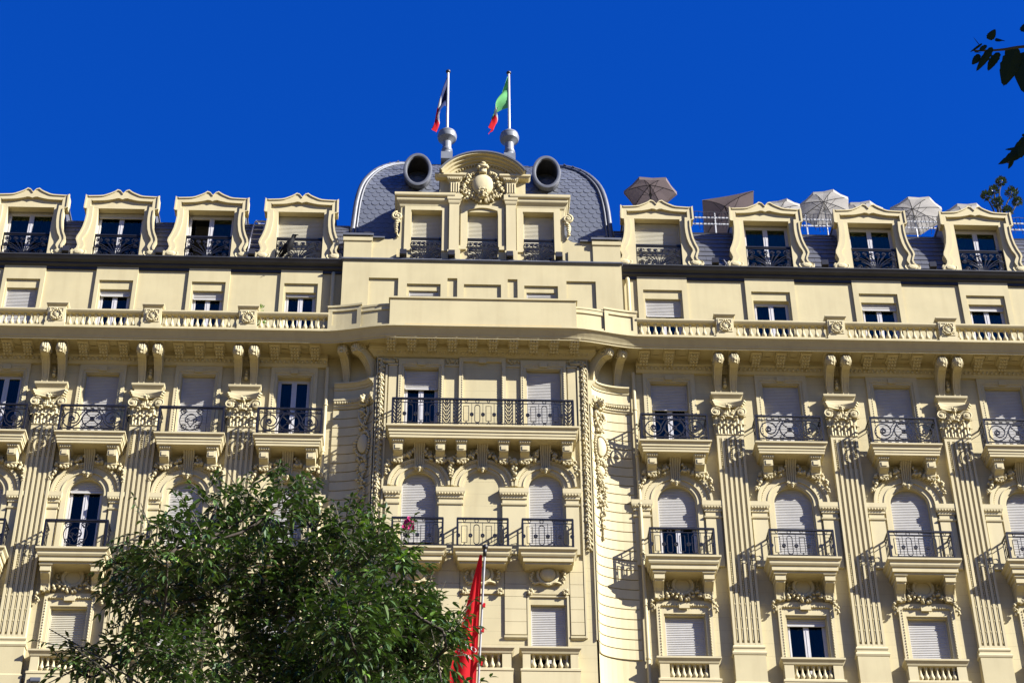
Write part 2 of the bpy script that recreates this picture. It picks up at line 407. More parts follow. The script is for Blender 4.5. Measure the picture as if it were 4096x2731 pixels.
def railing_mesh(kind, w, h, depth, belly=0.0, chains=()):
    """front panel at y=-depth, half width w; straight returns to the wall when depth > 0.2"""
    mb = MB()
    L = PANELS[kind](w - .03, h) if not chains else panel_oval(w - .03, h, .375, chains)
    fy = lambda z: -depth - belly * math.sin(PI * min(1, max(0, z / h)))
    for pts, r, c in L: mb.tube([(x, fy(z), z) for x, z in pts], r * 1.45, 4, c)
    mb.box(-w - .02, w + .02, -depth - .035, -depth + .035, h - .025, h + .035)
    for x in (-w, w): mb.box(x - .03, x + .03, -depth - .03, -depth + .03, 0, h)
    if depth > .2:
        for s in (-1, 1):
            mb.box(s * w - .025, s * w + .025, -depth, 0, h - .02, h + .03)
            for z in (.04, h - .15): mb.box(s * w - .012, s * w + .012, -depth, 0, z - .012, z + .012)
            n = max(3, int(depth / .14))
            for i in range(1, n):
                y = -depth + i * depth / n
                mb.tube([(s * w, y, 0), (s * w, y, h)], .016, 4)
            mb.tube([(s * w, -depth / 2 + (.16 * math.cos(t)), .5 + .2 * math.sin(t)) for t in [2 * PI * i / 10 for i in range(10)]], .013, 4, True)
    return mb.mesh('railing', 'iron')
def railing(parent, key, loc, name='railing', **kw):
    me = cached(('rail',) + key, lambda: railing_mesh(*key, **kw)); return put(name, me, parent, loc)

# ------------------------------------------------------------------ windows and roller shutters
def shutter_mesh(w, h, mat='shutter'):
    mb = MB(); p = .062; n = max(1, int(h / p)); p = h / n; vs = []; fs = []
    prof = []
    for i in range(n):
        z = -h + i * p
        prof += [(0.0, z + .001), (-.024, z + p * .22), (-.020, z + p * .78)]
    prof.append((0.0, 0.0))
    for y, z in prof: vs += [(-w, y, z), (w, y, z)]
    for i in range(len(prof) - 1): fs.append((2 * i, 2 * i + 1, 2 * i + 3, 2 * i + 2))
    mb.add(vs, fs); mb.box(-w, w, -.025, .012, -h - .03, -h + .015)
    mb.box(-w - .035, -w + .001, -.03, .03, -h, 0); mb.box(w - .001, w + .035, -.03, .03, -h, 0)
    return mb.mesh('shutter', mat)
def frame_mesh(w, h):
    mb = MB(); t = .065
    mb.box(-w, -w + t, -.03, .03, 0, h); mb.box(w - t, w, -.03, .03, 0, h)
    mb.box(-w + t, w - t, -.03, .03, h - t, h); mb.box(-w + t, w - t, -.03, .03, 0, t)
    mb.box(-.085, -.01, -.04, .03, t, h - t); mb.box(.01, .085, -.04, .03, t, h - t); mb.box(-.012, .012, -.05, -.02, t, h - t)
    for s in (-1, 1):
        a, b = sorted((s * (w - t), s * (w - t - .05))); mb.box(a, b, -.04, .02, t, h - t)
        a, b = sorted((s * .085, s * (w - t - .05))); mb.box(a, b, -.04, .02, h - t - .06, h - t); mb.box(a, b, -.04, .02, t, t + .10)
    return mb.mesh('window', 'white_frame')
def pane_mesh(w, h):
    mb = MB(); mb.box(-w, w, -.006, .006, 0, h); return mb.mesh('pane', 'glass')
def curtain_mesh(w, h, mat):
    mb = MB(); vs = []; fs = []; n = 40
    for i in range(n + 1):
        x = -w + 2 * w * i / n; y = .035 * math.sin(i * 2.1) + .015 * math.sin(i * .9)
        vs += [(x, y, 0), (x, y + .01, h)]
    for i in range(n): fs.append((2 * i, 2 * i + 2, 2 * i + 3, 2 * i + 1))
    mb.add(vs, fs); return mb.mesh('curtain', mat, True)
def window(parent, x, y, w, z0, z1, shut=0.0, sub=False, curt='curtain_blue', smat='shutter', ajar=False):
    """white double-leaf window at depth y (frame centre); sub=True hangs all pieces under `parent` itself"""
    h = z1 - z0; w = round(w, 3); h = round(h, 3)
    fr = put('window_frame' if sub else 'window', cached(('frame', w, h), lambda: frame_mesh(w, h)), parent, (x, y, z0))
    if not sub:
        P, ox, oy, oz = fr, 0, 0, 0
    else: P, ox, oy, oz = parent, x, y, z0
    pw = (w - .065 - .05 - .085) / 2; pc = .085 + pw
    pm = cached(('pane', round(pw, 3), h), lambda: pane_mesh(pw, h - .3))
    for s in (-1, 1):
        if shut > .97: break
        if ajar and s < 0:
            o = put('pane', pm, P, (ox - w + .1, oy + pw * .9, oz + .165), rz=R(-62)); continue
        put('pane', pm, P, (ox + s * pc, oy, oz + .165))
    if shut <= .97:
        if ajar: put('curtain', cached(('curt', round(w * .45, 3), h, 'curtain_grey'), lambda: curtain_mesh(w * .45, h - .1, 'curtain_grey')), P, (ox + w * .5, oy + .25, oz + .03))
        else: put('curtain', cached(('curt', w, h, curt), lambda: curtain_mesh(w * .97, h - .1, curt)), P, (ox, oy + .16, oz + .03))
    if shut > 0:
        sh = round(h * shut, 3)
        put('shutter', cached(('shut', w, sh, smat), lambda: shutter_mesh(w - .04, sh, smat)), P, (ox, oy - .09, oz + h - .002))
    return fr
# ------------------------------------------------------------------ ornament builders
def garland(mb, pts, r=.075, y=-.1, n=None, dy=.03, seed=1):
    rg = random.Random(seed); P = smoothpath(pts, 6); 
    L = [0.0]
    for a, b in zip(P[:-1], P[1:]): L.append(L[-1] + math.dist(a, b))
    n = n or int(L[-1] / (r * 1.05))
    for i in range(n + 1):
        d = L[-1] * i / n
        for j in range(len(L) - 1):
            if L[j + 1] >= d: break
        t = (d - L[j]) / max(1e-6, L[j + 1] - L[j]); x = P[j][0] + (P[j + 1][0] - P[j][0]) * t; z = P[j][1] + (P[j + 1][1] - P[j][1]) * t
        rr = r * (.8 + .35 * math.sin(PI * i / n)) * (.85 + .3 * rg.random())
        for k in range(2):
            a = rg.random() * 2 * PI
            mb.blob((x + math.cos(a) * rr * .55, y - rg.random() * dy - (.02 if k else 0), z + math.sin(a) * rr * .55), (rr * .72, rr * .75, rr * .5), .5, rg.random() * 3, rg)
def leaf3(mb, x, y, z, w, h, curl, n=5, a=0.0):
    """acanthus-like tongue rising from (x, y, z), curling outwards (-y) at the tip; a = turn about z"""
    ca, sa = math.cos(a), math.sin(a); rings = []
    for i in range(n + 1):
        t = i / n; ww = w * (.55 + .6 * math.sin(PI * (.15 + .75 * t))) * (1 - .45 * t * t)
        out = curl * t ** 3 * 1.0; zz = z + h * (math.sin(t * 2.0) / math.sin(1.75) if t < .875 else (1 - (t - .875) * 1.2))
        th = .05 * (1 - .4 * t)
        ring = []
        for (u, d) in ((-ww, 0), (-ww * .5, -th), (0, -th * .5), (ww * .5, -th), (ww, 0), (0, th * .5)):
            lx, ly = u, d - out
            ring.append((x + lx * ca - ly * sa, y + lx * sa + ly * ca, zz))
        rings.append(ring)
    mb.loft(rings)
def scroll_side(mb, x, y, z, r, sx=.03, turns=1.8, r_t=.03, flip=1):
    """spiral in the y-z plane at x"""
    mb.tube([(x, y + flip * (r - (r - .02) * i / 22) * math.cos(2 * PI * turns * i / 22), z + (r - (r - .02) * i / 22) * math.sin(2 * PI * turns * i / 22)) for i in range(23)], r_t, 5)
def scroll_front(mb, x, y, z, r, flip=1, turns=1.9, r_t=.032):
    mb.tube([(x + flip * (r - (r - .02) * i / 24) * math.cos(-2 * PI * turns * i / 24 + PI / 2), y, z + (r - (r - .02) * i / 24) * math.sin(-2 * PI * turns * i / 24 + PI / 2)) for i in range(25)], r_t, 5)
    mb.lathe_y([(r * .9, y + .06), (r * .9, y + .01), (.05, y - .03), (.04, y - .05)], x, z, 12)

def capital_mesh():
    # local: z 0 .. 1.32, pilaster face at y=-.2, half width .46
    mb = MB()
    mb.stack(-.43, .43, -.18, .02, [(.03, 0), (.05, .03), (.03, .06), (0, .07), (0, .75), (.02, .95), (.03, 1.02)])
    for x in (-.34, -.115, .115, .34): leaf3(mb, x, -.19, .05, .10, .38, .14)
    for x in (-.24, 0, .24): leaf3(mb, x, -.20, .30, .11, .42, .17)
    for s in (-1, 1): leaf3(mb, s * .44, -.12, .05, .09, .42, .14, a=s * R(50)); leaf3(mb, s * .45, -.15, .42, .09, .34, .17, a=s * R(42))
    for s in (-1, 1):
        scroll_front(mb, s * .44, -.30, .90, .17, flip=s); leaf3(mb, s * .2, -.2, .62, .07, .36, .12, a=-s * R(30))
        mb.tube(smoothpath([(s * .05, -.22, .66), (s * .18, -.26, .92), (s * .34, -.3, 1.06), (s * .44, -.31, 1.07)], 4), .035, 5)
        scroll_front(mb, s * .13, -.26, .86, .08, flip=-s, turns=1.4, r_t=.022)
        for k in range(3): mb.blob((s * (.10 + .08 * k), -.28, .70 - .05 * k), (.05, .05, .045), .3)
    for k in range(5): mb.blob((.07 * math.cos(k * 1.257), -.37, 1.10 + .07 * math.sin(k * 1.257)), (.05, .05, .05), .3)
    mb.blob((0, -.41, 1.10), .045, .2); leaf3(mb, 0, -.24, .72, .08, .3, .14)
    # abacus with concave front
    A = [(-.60, -.34), (-.52, -.42)] + [(-.52 + 1.04 * i / 10, -.42 + .15 * math.sin(PI * i / 10)) for i in range(1, 10)] + [(.52, -.42), (.60, -.34), (.50, -.2), (.48, .02), (-.48, .02), (-.50, -.2)]
    mb.loft([[(x * k, y * k2, z) for x, y in A] for k, k2, z in ((.90, .90, 1.13), (.90, .90, 1.18), (.98, .98, 1.20), (.98, .98, 1.25), (1.04, 1.04, 1.27), (1.04, 1.04, 1.32))])
    return mb.mesh('capital', 'ornament', True, 40)
def corbel_mesh():
    # S-scroll bracket; wall y=0, z 0 (foot) .. 1.42 (soffit)
    mb = MB()
    roll = [(-.70 + .235 * math.cos(R(a)), 1.08 + .235 * math.sin(R(a))) for a in range(240, 60, -15)]
    body = [(-.16, .10), (-.17, .22), (-.21, .40), (-.28, .56), (-.38, .70), (-.50, .81), (-.60, .87)]
    poly = [(0, 0), (-.19, 0), (-.19, .10)] + body + roll + [(-.60, 1.34), (-.92, 1.35), (-.92, 1.40), (0, 1.40)]
    hw = lambda z: .095 + .05 * min(1, z / 1.0)
    mb.loft([[(s * hw(z), y, z) for y, z in poly] for s in (-1, 1)])
    mb.stack(-.16, .16, -.94, .01, [(0, 1.35), (.03, 1.37), (.03, 1.425)])
    for s in (-1, 1):
        scroll_side(mb, s * .15, -.70, 1.08, .19, r_t=.035)
        mb.tube([(s * (hw(z) - .012), y - .012, z) for y, z in body], .02, 4)
    for s in (-.045, .045): mb.tube([(s, y - .004, z) for y, z in body[1:]], .016, 4)
    for k in (-1, 0, 1):
        mb.tube([(k * .075, -.70 + .245 * math.cos(R(a)), 1.08 + .245 * math.sin(R(a))) for a in range(235, 100, -15)], .036, 5)
    mb.blob((0, -.95, 1.02), (.075, .05, .10), .3); mb.blob((0, -.90, .90), (.06, .05, .06), .3)
    return mb.mesh('corbel', 'stucco_trim')
def modillion_mesh():
    # scalloped bracket below the soffit: z 0 = soffit, hanging to -.26, y -.25 .. -.80 (wall side to front)
    mb = MB(); mb.stack(-.17, .17, -.80, -.25, [(-.02, -.09), (.0, -.07), (.03, -.03), (.03, .0)])
    mb.ex([(-.26, -.06), (-.74, -.06), (-.70, -.12), (-.26, -.26)], -.14, .14)
    for i in range(3):
        for j in range(4):
            y = -.70 + j * .125; z = -.10 - .045 * j
            mb.blob((-.10 + i * .10, y, z - .015), (.055, .07, .06), 0)
    return mb.mesh('modillion', 'stucco_trim', True, 60)
def keystone_mesh():
    # local z 0 .. 1.0, y from -.05 to -.42 at the head
    mb = MB()
    poly = [(0, 0), (-.12, .02), (-.16, .08), (-.13, .15), (-.15, .4), (-.20, .62), (-.28, .78), (-.36, .86), (-.40, .93), (-.36, 1.0), (-.25, 1.03), (0, 1.03)]
    A = [[(-(.13 + .06 * z / 1.03), y, z) for y, z in poly], [((.13 + .06 * z / 1.03), y, z) for y, z in poly]]
    mb.loft(A)
    for s in (-1, -.5, 0, .5, 1):
        mb.tube([(s * (.12 + .05 * z), y - .012, z) for y, z in [(-.15, .12), (-.16, .4), (-.21, .62), (-.29, .78), (-.37, .86), (-.405, .93), (-.36, .99)]], .028, 5)
    for s in (-1, 1): scroll_front(mb, s * .10, -.18, .06, .075, flip=s, turns=1.3, r_t=.025)
    mb.blob((0, -.20, .03), (.09, .06, .08), .3); mb.blob((0, -.2, -.07), (.05, .05, .07), .3)
    for k in (-1, 0, 1): mb.blob((k * .08, -.34, 1.06), (.06, .05, .05), .4)
    return mb.mesh('keystone', 'ornament', True, 50)
def arch_garland_mesh(Ro, s):
    # swag from the keystone over the bracket foot and down the archivolt, one side
    mb = MB()
    garland(mb, [(s * .22, .92), (s * .30, .70), (s * .48, .58), (s * .64, .68), (s * .78, .84)], .105, -.20, seed=3 + s)
    garland(mb, [(s * .76, .86), (s * .95, .66), (s * 1.08, .42), (s * 1.17, .18), (s * 1.19, -.02)], .10, -.15, seed=8 + s)
    for k in range(4): mb.blob((s * (.70 + .05 * k), -.26, .93 + .03 * (k % 2)), (.07, .08, .07), .5)
    for k in range(3): leaf3(mb, s * (.28 + .05 * k), -.10, .76, .05, .26 - .03 * k, .06, a=0)
    return mb.mesh('garland', 'ornament', True)
def bracket_mesh():
    # fluted bracket below upper balconies: z 0 = slab underside, to -.66; depth .6
    mb = MB()
    mb.stack(-.16, .16, -.56, .0, [(.0, -.13), (.015, -.12), (.05, -.03), (.055, .0)])
    for i in range(5): mb.blob((-.15 + i * .075, -.60, -.07), (.03, .03, .05), 0)
    mb.ex([(0, -.12), (-.54, -.12), (-.55, -.16), (-.55, -.40), (-.50, -.44), (-.40, -.47), (-.32, -.53), (-.30, -.60), (-.24, -.66), (0, -.66)], -.15, .15)
    mb.box(-.09, .09, -.575, -.5, -.36, -.20)
    mb.stack(-.14, .14, -.30, 0, [(.0, -.62), (.02, -.60), (.02, -.56)])
    for k in range(5): mb.blob(((k - 2) * .055, -.28, -.68 - .03 * (k % 2)), (.05, .06, .06), .5)
    return mb.mesh('bracket', 'stucco_trim')
def console_mesh():
    # curved plain console below mid balconies: z 0 = slab underside to -.75
    mb = MB()
    mb.stack(-.19, .19, -.62, .0, [(.0, -.06), (.02, -.04), (.03, .0)])
    mb.box(-.17, .17, -.60, 0, -.24, -.055)
    curve = [(-.56, -.24), (-.54, -.30), (-.44, -.36), (-.34, -.43), (-.27, -.52), (-.24, -.62), (-.24, -.75)]
    mb.ex([(0, -.24)] + curve + [(0, -.75)], -.15, .15)
    for s in (-1, 1): mb.tube([(s * .12, y - .01, z) for y, z in curve[1:]], .02, 4)
    return mb.mesh('bracket', 'stucco_trim')
def medallion_mesh(flat=True):
    mb = MB()
    mb.lathe_y([(.37, .02), (.37, -.10), (.34, -.13), (.29, -.13), (.25, -.09), (.25, -.04)] + ([(.24, -.05), (.01, -.05)] if flat else [(.26, -.09), (.24, -.17), (.17, -.24), (.08, -.27), (.005, -.28)]), 0, 0, 32)
    return mb.mesh('medallion', 'stucco_trim', True, 35)
def low_garland_mesh():
    mb = MB()
    for s in (-1, 1):
        garland(mb, [(s * .46, .30), (s * .48, .1), (s * .45, -.12), (s * .40, -.20)], .05, -.05, seed=11 + s)
        garland(mb, [(s * .42, -.22), (s * .56, -.38), (s * .74, -.44), (s * .93, -.50)], .10, -.16, seed=14 + s)
        garland(mb, [(s * .93, -.50), (s * 1.0, -.66), (s * 1.0, -.90)], .09, -.14, seed=17 + s)
        mb.blob((s * .44, -.08, .32), (.08, .06, .08), .3)
    garland(mb, [(-.40, -.22), (-.2, -.40), (0, -.46), (.2, -.40), (.40, -.22)], .10, -.16, seed=20)
    return mb.mesh('garland', 'ornament', True)
def baluster_mesh(h):
    pr = [(.055, 0), (.055, .05), (.035, .07), (.05, .10), (.072, .18), (.078, .26), (.066, .36), (.045, .48), (.032, .60), (.030, .72), (.036, .78), (.050, .82), (.036, .85), (.055, .90), (.058, 1.0)]
    mb = MB(); mb.lathe([(r * 1.08, z * h) for r, z in pr], 0, 0, 10); return mb.mesh('baluster', 'stucco_trim', True, 50)
def wreath_mesh():
    mb = MB(); rg = random.Random(5)
    for i in range(16):
        a = 2 * PI * i / 16; r = .17 + .015 * rg.random()
        mb.blob((r * math.cos(a), -.045, r * 1.15 * math.sin(a)), (.045, .04, .045), .6, a, rg)
    mb.lathe_y([(.13, 0), (.12, -.03), (.005, -.04)], 0, 0, 14, 1, 1.15)
    for k in range(4): mb.blob((rg.uniform(-.14, .14), -.05, rg.uniform(-.2, -.12)), (.05, .04, .04), .6, 0, rg)
    return mb.mesh('wreath', 'ornament', True)
def mascaron_head(mb, x, y, z, s):
    """small sculpted head: skull, brow, nose, lips, chin, hair locks; s = height"""
    def E(dx, dy, dz, r, j=0.0): mb.blob((x + dx * s, y + dy * s, z + dz * s), tuple(k * s for k in r), j)
    E(0, -.05, 0, (.33, .36, .48)); E(0, -.30, -.38, (.15, .16, .12)); E(0, -.40, .0, (.07, .14, .18)); E(0, -.46, -.08, (.07, .08, .06))
    E(0, -.37, -.22, (.14, .08, .035)); E(0, -.36, -.28, (.12, .08, .03))
    for k in (-1, 1):
        E(k * .15, -.33, .13, (.12, .10, .035)); E(k * .15, -.36, .05, (.06, .05, .035)); E(k * .20, -.26, -.12, (.12, .12, .13))
        for i in range(5): E(k * (.26 + .06 * (i % 2)), -.12, .35 - .17 * i, (.13, .16, .12), .5)
    for i in range(7): E(-.3 + .1 * i, -.16, .42 + .06 * math.sin(i), (.11, .18, .14), .5)
    E(0, -.15, .52, (.25, .2, .12), .4)

# trophy hanging on the concave flank, drawn in local (u, z) with the surface at y=0
def trophy_parts(rgseed):
    rg = random.Random(rgseed)
    mb = MB()
    # lion head (z 0), ribbons and shell below, oval medallion in a laurel ring, rosettes, tassel drop
    mb.blob((0, -.14, 0), (.17, .16, .19), .1); mb.blob((0, -.28, -.07), (.10, .10, .09), .1); mb.blob((0, -.36, -.04), (.05, .04, .035), .1); mb.blob((0, -.27, -.17), (.09, .07, .04), .1)
    for k in (-1, 1): mb.blob((k * .08, -.27, .06), (.05, .04, .03)); mb.blob((k * .15, -.12, .17), (.06, .05, .06))
    for i in range(14):
        a = 2 * PI * i / 14; mb.blob((.20 * math.cos(a), -.08, .22 * math.sin(a)), (.08, .08, .08), .6, a, rg)
    def scatter(z0, z1, w, n, r):
        for i in range(n):
            z = z0 + (z1 - z0) * (i + rg.random()) / n; mb.blob((rg.uniform(-w, w), -.05 - rg.random() * .06, z), (r * rg.uniform(.6, 1.3), r * .8, r * rg.uniform(.5, 1.1)), .7, rg.random() * 3, rg)
    scatter(-.3, -.62, .22, 16, .075); scatter(-.62, -1.15, .16, 18, .07)
    mb.tube(smoothpath([(-.22, -.06, -.35), (-.2, -.1, -.7), (-.02, -.12, -1.0), (.18, -.08, -1.12)], 5), .04, 5)
    mb.tube(smoothpath([(.22, -.06, -.4), (.24, -.1, -.66), (.08, -.12, -.82), (.10, -.1, -.98)], 5), .035, 5)
    for k in range(8): mb.blob((.02 + .06 * math.cos(k * .785), -.13, -1.08 + .06 * math.sin(k * .785)), .03)
    for i in range(26):
        a = 2 * PI * i / 26; mb.blob((.31 * math.cos(a), -.05, -1.72 + .47 * math.sin(a)), (.075, .05, .06), .6, a, rg)
    scatter(-2.2, -2.42, .24, 12, .07)
    mb.lathe_y([(.17, 0), (.16, -.06), (.10, -.10), (.01, -.11)], 0, -2.62, 14, 1, 1.2)
    for i in range(14):
        a = 2 * PI * i / 14; mb.blob((.2 * math.cos(a), -.05, -2.62 + .26 * math.sin(a)), (.06, .05, .05), .6, a, rg)
    scatter(-2.85, -3.3, .2, 16, .07)
    for i in range(12):
        a = 2 * PI * i / 12; mb.blob((.15 * math.cos(a), -.06, -3.55 + .22 * math.sin(a)), (.055, .05, .05), .5, a, rg)
    scatter(-3.75, -4.0, .18, 9, .06); mb.box(-.025, .025, -.05, 0, -5.1, -3.7)
    mb.lathe_y([(.10, 0), (.09, -.05), (.005, -.06)], 0, -4.25, 12, 1, 1.2); scatter(-4.1, -4.5, .13, 10, .05); scatter(-4.6, -4.8, .07, 5, .045); mb.blob((0, -.05, -5.12), (.05, .05, .12))
    return mb
# ------------------------------------------------------------------ ground
g = MB(); g.add([(-400, -400, 0), (400, -400, 0), (400, 400, 0), (-400, 400, 0)], [(0, 1, 2, 3)])
gr = g.build('ground', 'paving'); gr['kind'] = 'structure'

# ------------------------------------------------------------------ hotel
H = thing('hotel_building', 'long cream stucco hotel with slate dome, arched windows and iron balconies', 'building')
LB = [-6.47, -9.75, -13.03, -16.31]; RB = [6.48, 10.38, 14.28, 18.18]
XL, XR = -19.6, 22.1
BAYS = [(x, .56, .80, 1.15, 1.25) for x in LB] + [(x, .635, .90, 1.21, 1.47) for x in RB]   # centre, opening half, surround half, archivolt radius, impost end
YC = -.6; CB = [-2.09, 0.0, 2.09]

# shutter state per bay (L1..L4, R1..R4)
UP = [0, 1, 1, 0, .36, 1, 1, 1]; MID = [1, 1, .14, .6, .50, 1, 1, 1]; LOW = [.4, .5, 1, .3, 1, .10, .95, 1]
ATT = [.05, .15, .11, 1, .34, 0, .13, .10]; DOR = [1, 0, .09, 0, 1, 0, 0, 0]

# --- main walls
for sx, x0, x1, bays in ((-1, XL, -5.05, BAYS[:4]), (1, 5.05, XR, BAYS[4:])):
    mb = MB(); ops = []
    for c, ow, sw, Ro, ie in bays:
        ops += [(c - ow, c + ow, 29.9, 32.25, 0), (c - ow, c + ow, 34.02, 36.52 + ow, 1), (c - ow, c + ow, 38.5, 41.38, 0)]
    wall_grid(mb, x0, x1, 29.2, 42.3, ops, 0.0, .30)
    mb.build('wall', 'stucco_wall', H)
    mb = MB(); mb.box(x0, x1, -.02, .4, 0, 29.2); mb.stack(x0, x1, -.02, .1, [(.0, 29.0), (.08, 29.08), (.10, 29.25), (.02, 29.33)]); mb.build('lower_wall', 'lower_wall', H)
    # attic wall
    mb = MB(); ops = []
    for c, ow, sw, Ro, ie in bays:
        a = .54 if c < 0 else .64; ops.append((c - a, c + a, 43.0, 45.10, 0))
    wall_grid(mb, x0, x1, 42.3, 46.3, ops, 0.0, .26)
    # raised strips round each attic window, with a sunk lintel panel
    for c, ow, sw, Ro, ie in bays:
        a = .54 if c < 0 else .64; s = .74 if c < 0 else .90
        for k in (-1, 1):
            q = sorted((c + k * (a + .06), c + k * s)); mb.box(q[0], q[1], -.07, .01, 42.5, 46.1)
        mb.box(c - a - .06, c + a + .06, -.07, .01, 45.46, 46.1)
    mb.build('attic_wall', 'stucco', H)
for sx, xe in ((-1, XL), (1, XR)):
    mb = MB(); mb.box(*sorted((xe, xe - sx * .3)), .3, 13, 0, 46.3); mb.build('end_wall', 'stucco_wall', H)
mb = MB(); mb.box(XL, XR, 12.7, 13, 0, 46.3); mb.build('rear_wall', 'stucco_wall', H)
for z in (33.2, 37.9, 42.1):
    mb = MB(); mb.box(XL + .4, XR - .4, .35, 12.6, z - .25, z); mb.build('floor_slab', 'room', H)
mb = MB(); mb.box(XL + .4, XR - .4, 3.2, 3.3, 29, 46.3); mb.build('inner_wall', 'room', H)

# --- central block
mb = MB(); ops = []
for c in (CB[0], CB[2]):
    ops += [(c - .55, c + .55, 29.85, 32.25, 0), (c - .56, c + .56, 33.95, 36.6 + .56, 1), (c - .575, c + .575, 38.55, 41.40, 0)]
wall_grid(mb, -3.66, 3.66, 29.2, 42.3, ops, YC, .30); mb.build('wall', 'stucco_wall', H)
def flank(t, sx, off=0.0):
    """point on the concave flank, t in 0..1 from the projecting edge to the wing; off = outward offset"""
    a = t * PI / 2; x, y = 5.07 - 1.42 * math.cos(a), YC + .60 * math.sin(a)
    tx, ty = 1.42 * math.sin(a), .60 * math.cos(a); l = math.hypot(tx, ty)
    return sx * (x + off * ty / l), y - off * tx / l
NT = 10
def flank_band(mb, sx, z0, z1, o0, o1=None, t0=0.0, t1=1.0, back=-.06):
    o1 = o0 if o1 is None else o1
    rings = []
    for i in range(NT + 1):
        t = t0 + (t1 - t0) * i / NT
        a, b, c, d = flank(t, sx, o0), flank(t, sx, o1), flank(t, sx, back), flank(t, sx, back)
        rings.append([(*a, z0), (*b, z1), (*c, z1), (*d, z0)])
    mb.loft(rings)
for sx in (-1, 1):
    fl = MB(); flank_band(fl, sx, 0, 42.3, 0.0); F = fl.build('flank_wall', 'stucco', H)
    P = .36; z = 39.98 - 26 * P
    fl2 = []
    for i in range(26):
        c = MB(); z0 = 39.98 - (i + 1) * P; flank_band(c, sx, z0 + .018, z0 + P - .018, .045)
        c.build('stone_course', 'stucco_trim', F)
    mb = MB()
    for z0, z1, a, b in ((40.02, 40.10, .05, .07), (40.10, 40.16, .10, .10), (40.16, 40.30, .10, .16), (40.30, 40.40, .17, .17), (40.40, 40.56, .08, .08), (40.56, 40.78, .07, .07), (40.78, 40.86, .10, .12), (40.86, 40.96, .14, .22), (40.96, 41.02, .24, .24)):
        flank_band(mb, sx, z0, z1, a, b, t0=-.02)
    mb.build('flank_entablature', 'stucco_trim', F)
    mb = MB()
    for i in range(24):
        t = (i + .5) / 24; x, y = flank(t, sx, .13); mb.blob((x, y, 40.23), (.045, .045, .06), 0)
    mb.build('egg_moulding', 'ornament', F)['kind'] = 'stuff'
    tm = trophy_parts(31); W = MB()
    vs = []
    for (x, y, z) in tm.v:
        k = 1.04; t = .40 + x * k / 1.62 * sx * (1 if sx > 0 else 1)
        px, py = flank(min(1.1, max(-.1, t)), sx, .045 - y * k); vs.append((px, py, 40.22 + z * k))
    W.add(vs, tm.f); W.build('trophy_ornament', 'ornament', F, smooth=True)
    mb = MB(); rings = []
    for i in range(1, 2):
        pass
    n = 24; ring0 = []; mbv = []
    for rr, oo in ((1.0, .05), (.98, .12), (.7, .16), (.02, .18)):
        ring = []
        for j in range(n):
            a = 2 * PI * j / n; u = .23 * rr * math.cos(a); zz = .38 * rr * math.sin(a)
            px, py = flank(.40 + u / 1.62, sx, .045 + oo); ring.append((px, py, 40.22 - 1.79 + zz))
        rings.append(ring)
    mb.loft(rings); mb.build('oval_medallion', 'stucco_trim', F, smooth=True, auto=40)

# --- cornice: wings straight, centre swept on a curved plan
CP = [(0, 41.74), (.10, 41.74), (.13, 41.80), (.15, 41.83), (.17, 41.90), (.24, 41.98), (.28, 42.0), (.28, 42.20), (.97, 42.20), (.97, 42.11), (1.02, 42.11), (1.02, 42.15), (1.05, 42.17), (1.09, 42.25), (1.19, 42.39), (1.23, 42.43), (1.26, 42.45), (1.26, 42.50), (0, 42.50)]
CP = [(d, z) for d, z in CP]
EGGS = {}
for sx, x0, x1 in ((-1, XL, -5.35), (1, 5.35, XR)):
    mb = MB(); mb.ex([(-d, z) for d, z in CP], x0, x1); cor = mb.build('cornice', 'stucco', H)
    mb = MB(); n = int((x1 - x0) / .155)
    for i in range(n): mb.blob((x0 + (i + .5) * (x1 - x0) / n, -.20, 41.89), (.05, .045, .075), 0)
    mb.build('egg_moulding', 'stucco_trim', cor)['kind'] = 'stuff'
    # soffit coffers
    def coffer():
        mb = MB()
        for q, dz in ((.20, 0), (.12, .012)):
            mb.strip_y([(-q, .0), (q, .0)], [(-q, .0), (q, .0)], 0, 0) if False else None
            A = [(-q, -.92), (q, -.92), (q, -.50), (-q, -.50)]; B = [(-q + .025, -.895), (q - .025, -.895), (q - .025, -.525), (-q + .025, -.525)]
            mb.loft([[(*A[i], -.03 + dz), (*B[i], -.03 + dz), (*B[i], .004), (*A[i], .004)] for i in range(4)], close=True)
        mb.box(-.10, .10, -.80, -.62, -.012, .004)
        return mb.mesh('coffer', 'stucco')
    for c in (LB if sx < 0 else RB):
        for k in (-.43, .43):
            put('coffer', cached('coffer', coffer), cor, (c + k * (.80 if sx < 0 else 1.0), 0, 42.20))
    for c in (LB if sx < 0 else RB):
        for k in (-.87, 0, .87):
            put('modillion', cached('mod', modillion_mesh), cor, (c + k * (.80 if sx < 0 else 1), 0, 42.20))
# curved centre cornice
def sgn_path(off):
    """plan of the central cornice front (outer edge) as (x, y), off = distance back from that edge"""
    pts = []
    def fy(x):
        ax = abs(x)
        if ax < 3.0: return -1.66
        t = min(1, (ax - 3.0) / 2.5); return -1.66 + .40 * (3 * t * t - 2 * t ** 3)
    xs = [-5.5 + i * .25 for i in range(45)]
    for x in xs:
        d = (fy(x + .01) - fy(x - .01)) / .02; l = math.hypot(1, d); pts.append((x - off * d / l, fy(x) + off / l))
    return pts
def sweep_centre(mb, prof):   # prof: closed polygon (distance back from front edge, z)
    paths = [(sgn_path(o), z) for o, z in prof]
    rings = [[(p[i][0], p[i][1], z) for p, z in paths] for i in range(45)]
    mb.loft(rings)
mb = MB(); sweep_centre(mb, [(1.05, 42.192), (.29, 42.192), (.29, 42.10), (.24, 42.10), (.24, 42.145), (.21, 42.165), (.17, 42.245), (.07, 42.39), (.03, 42.43), (0, 42.45), (0, 42.506), (1.05, 42.506)])
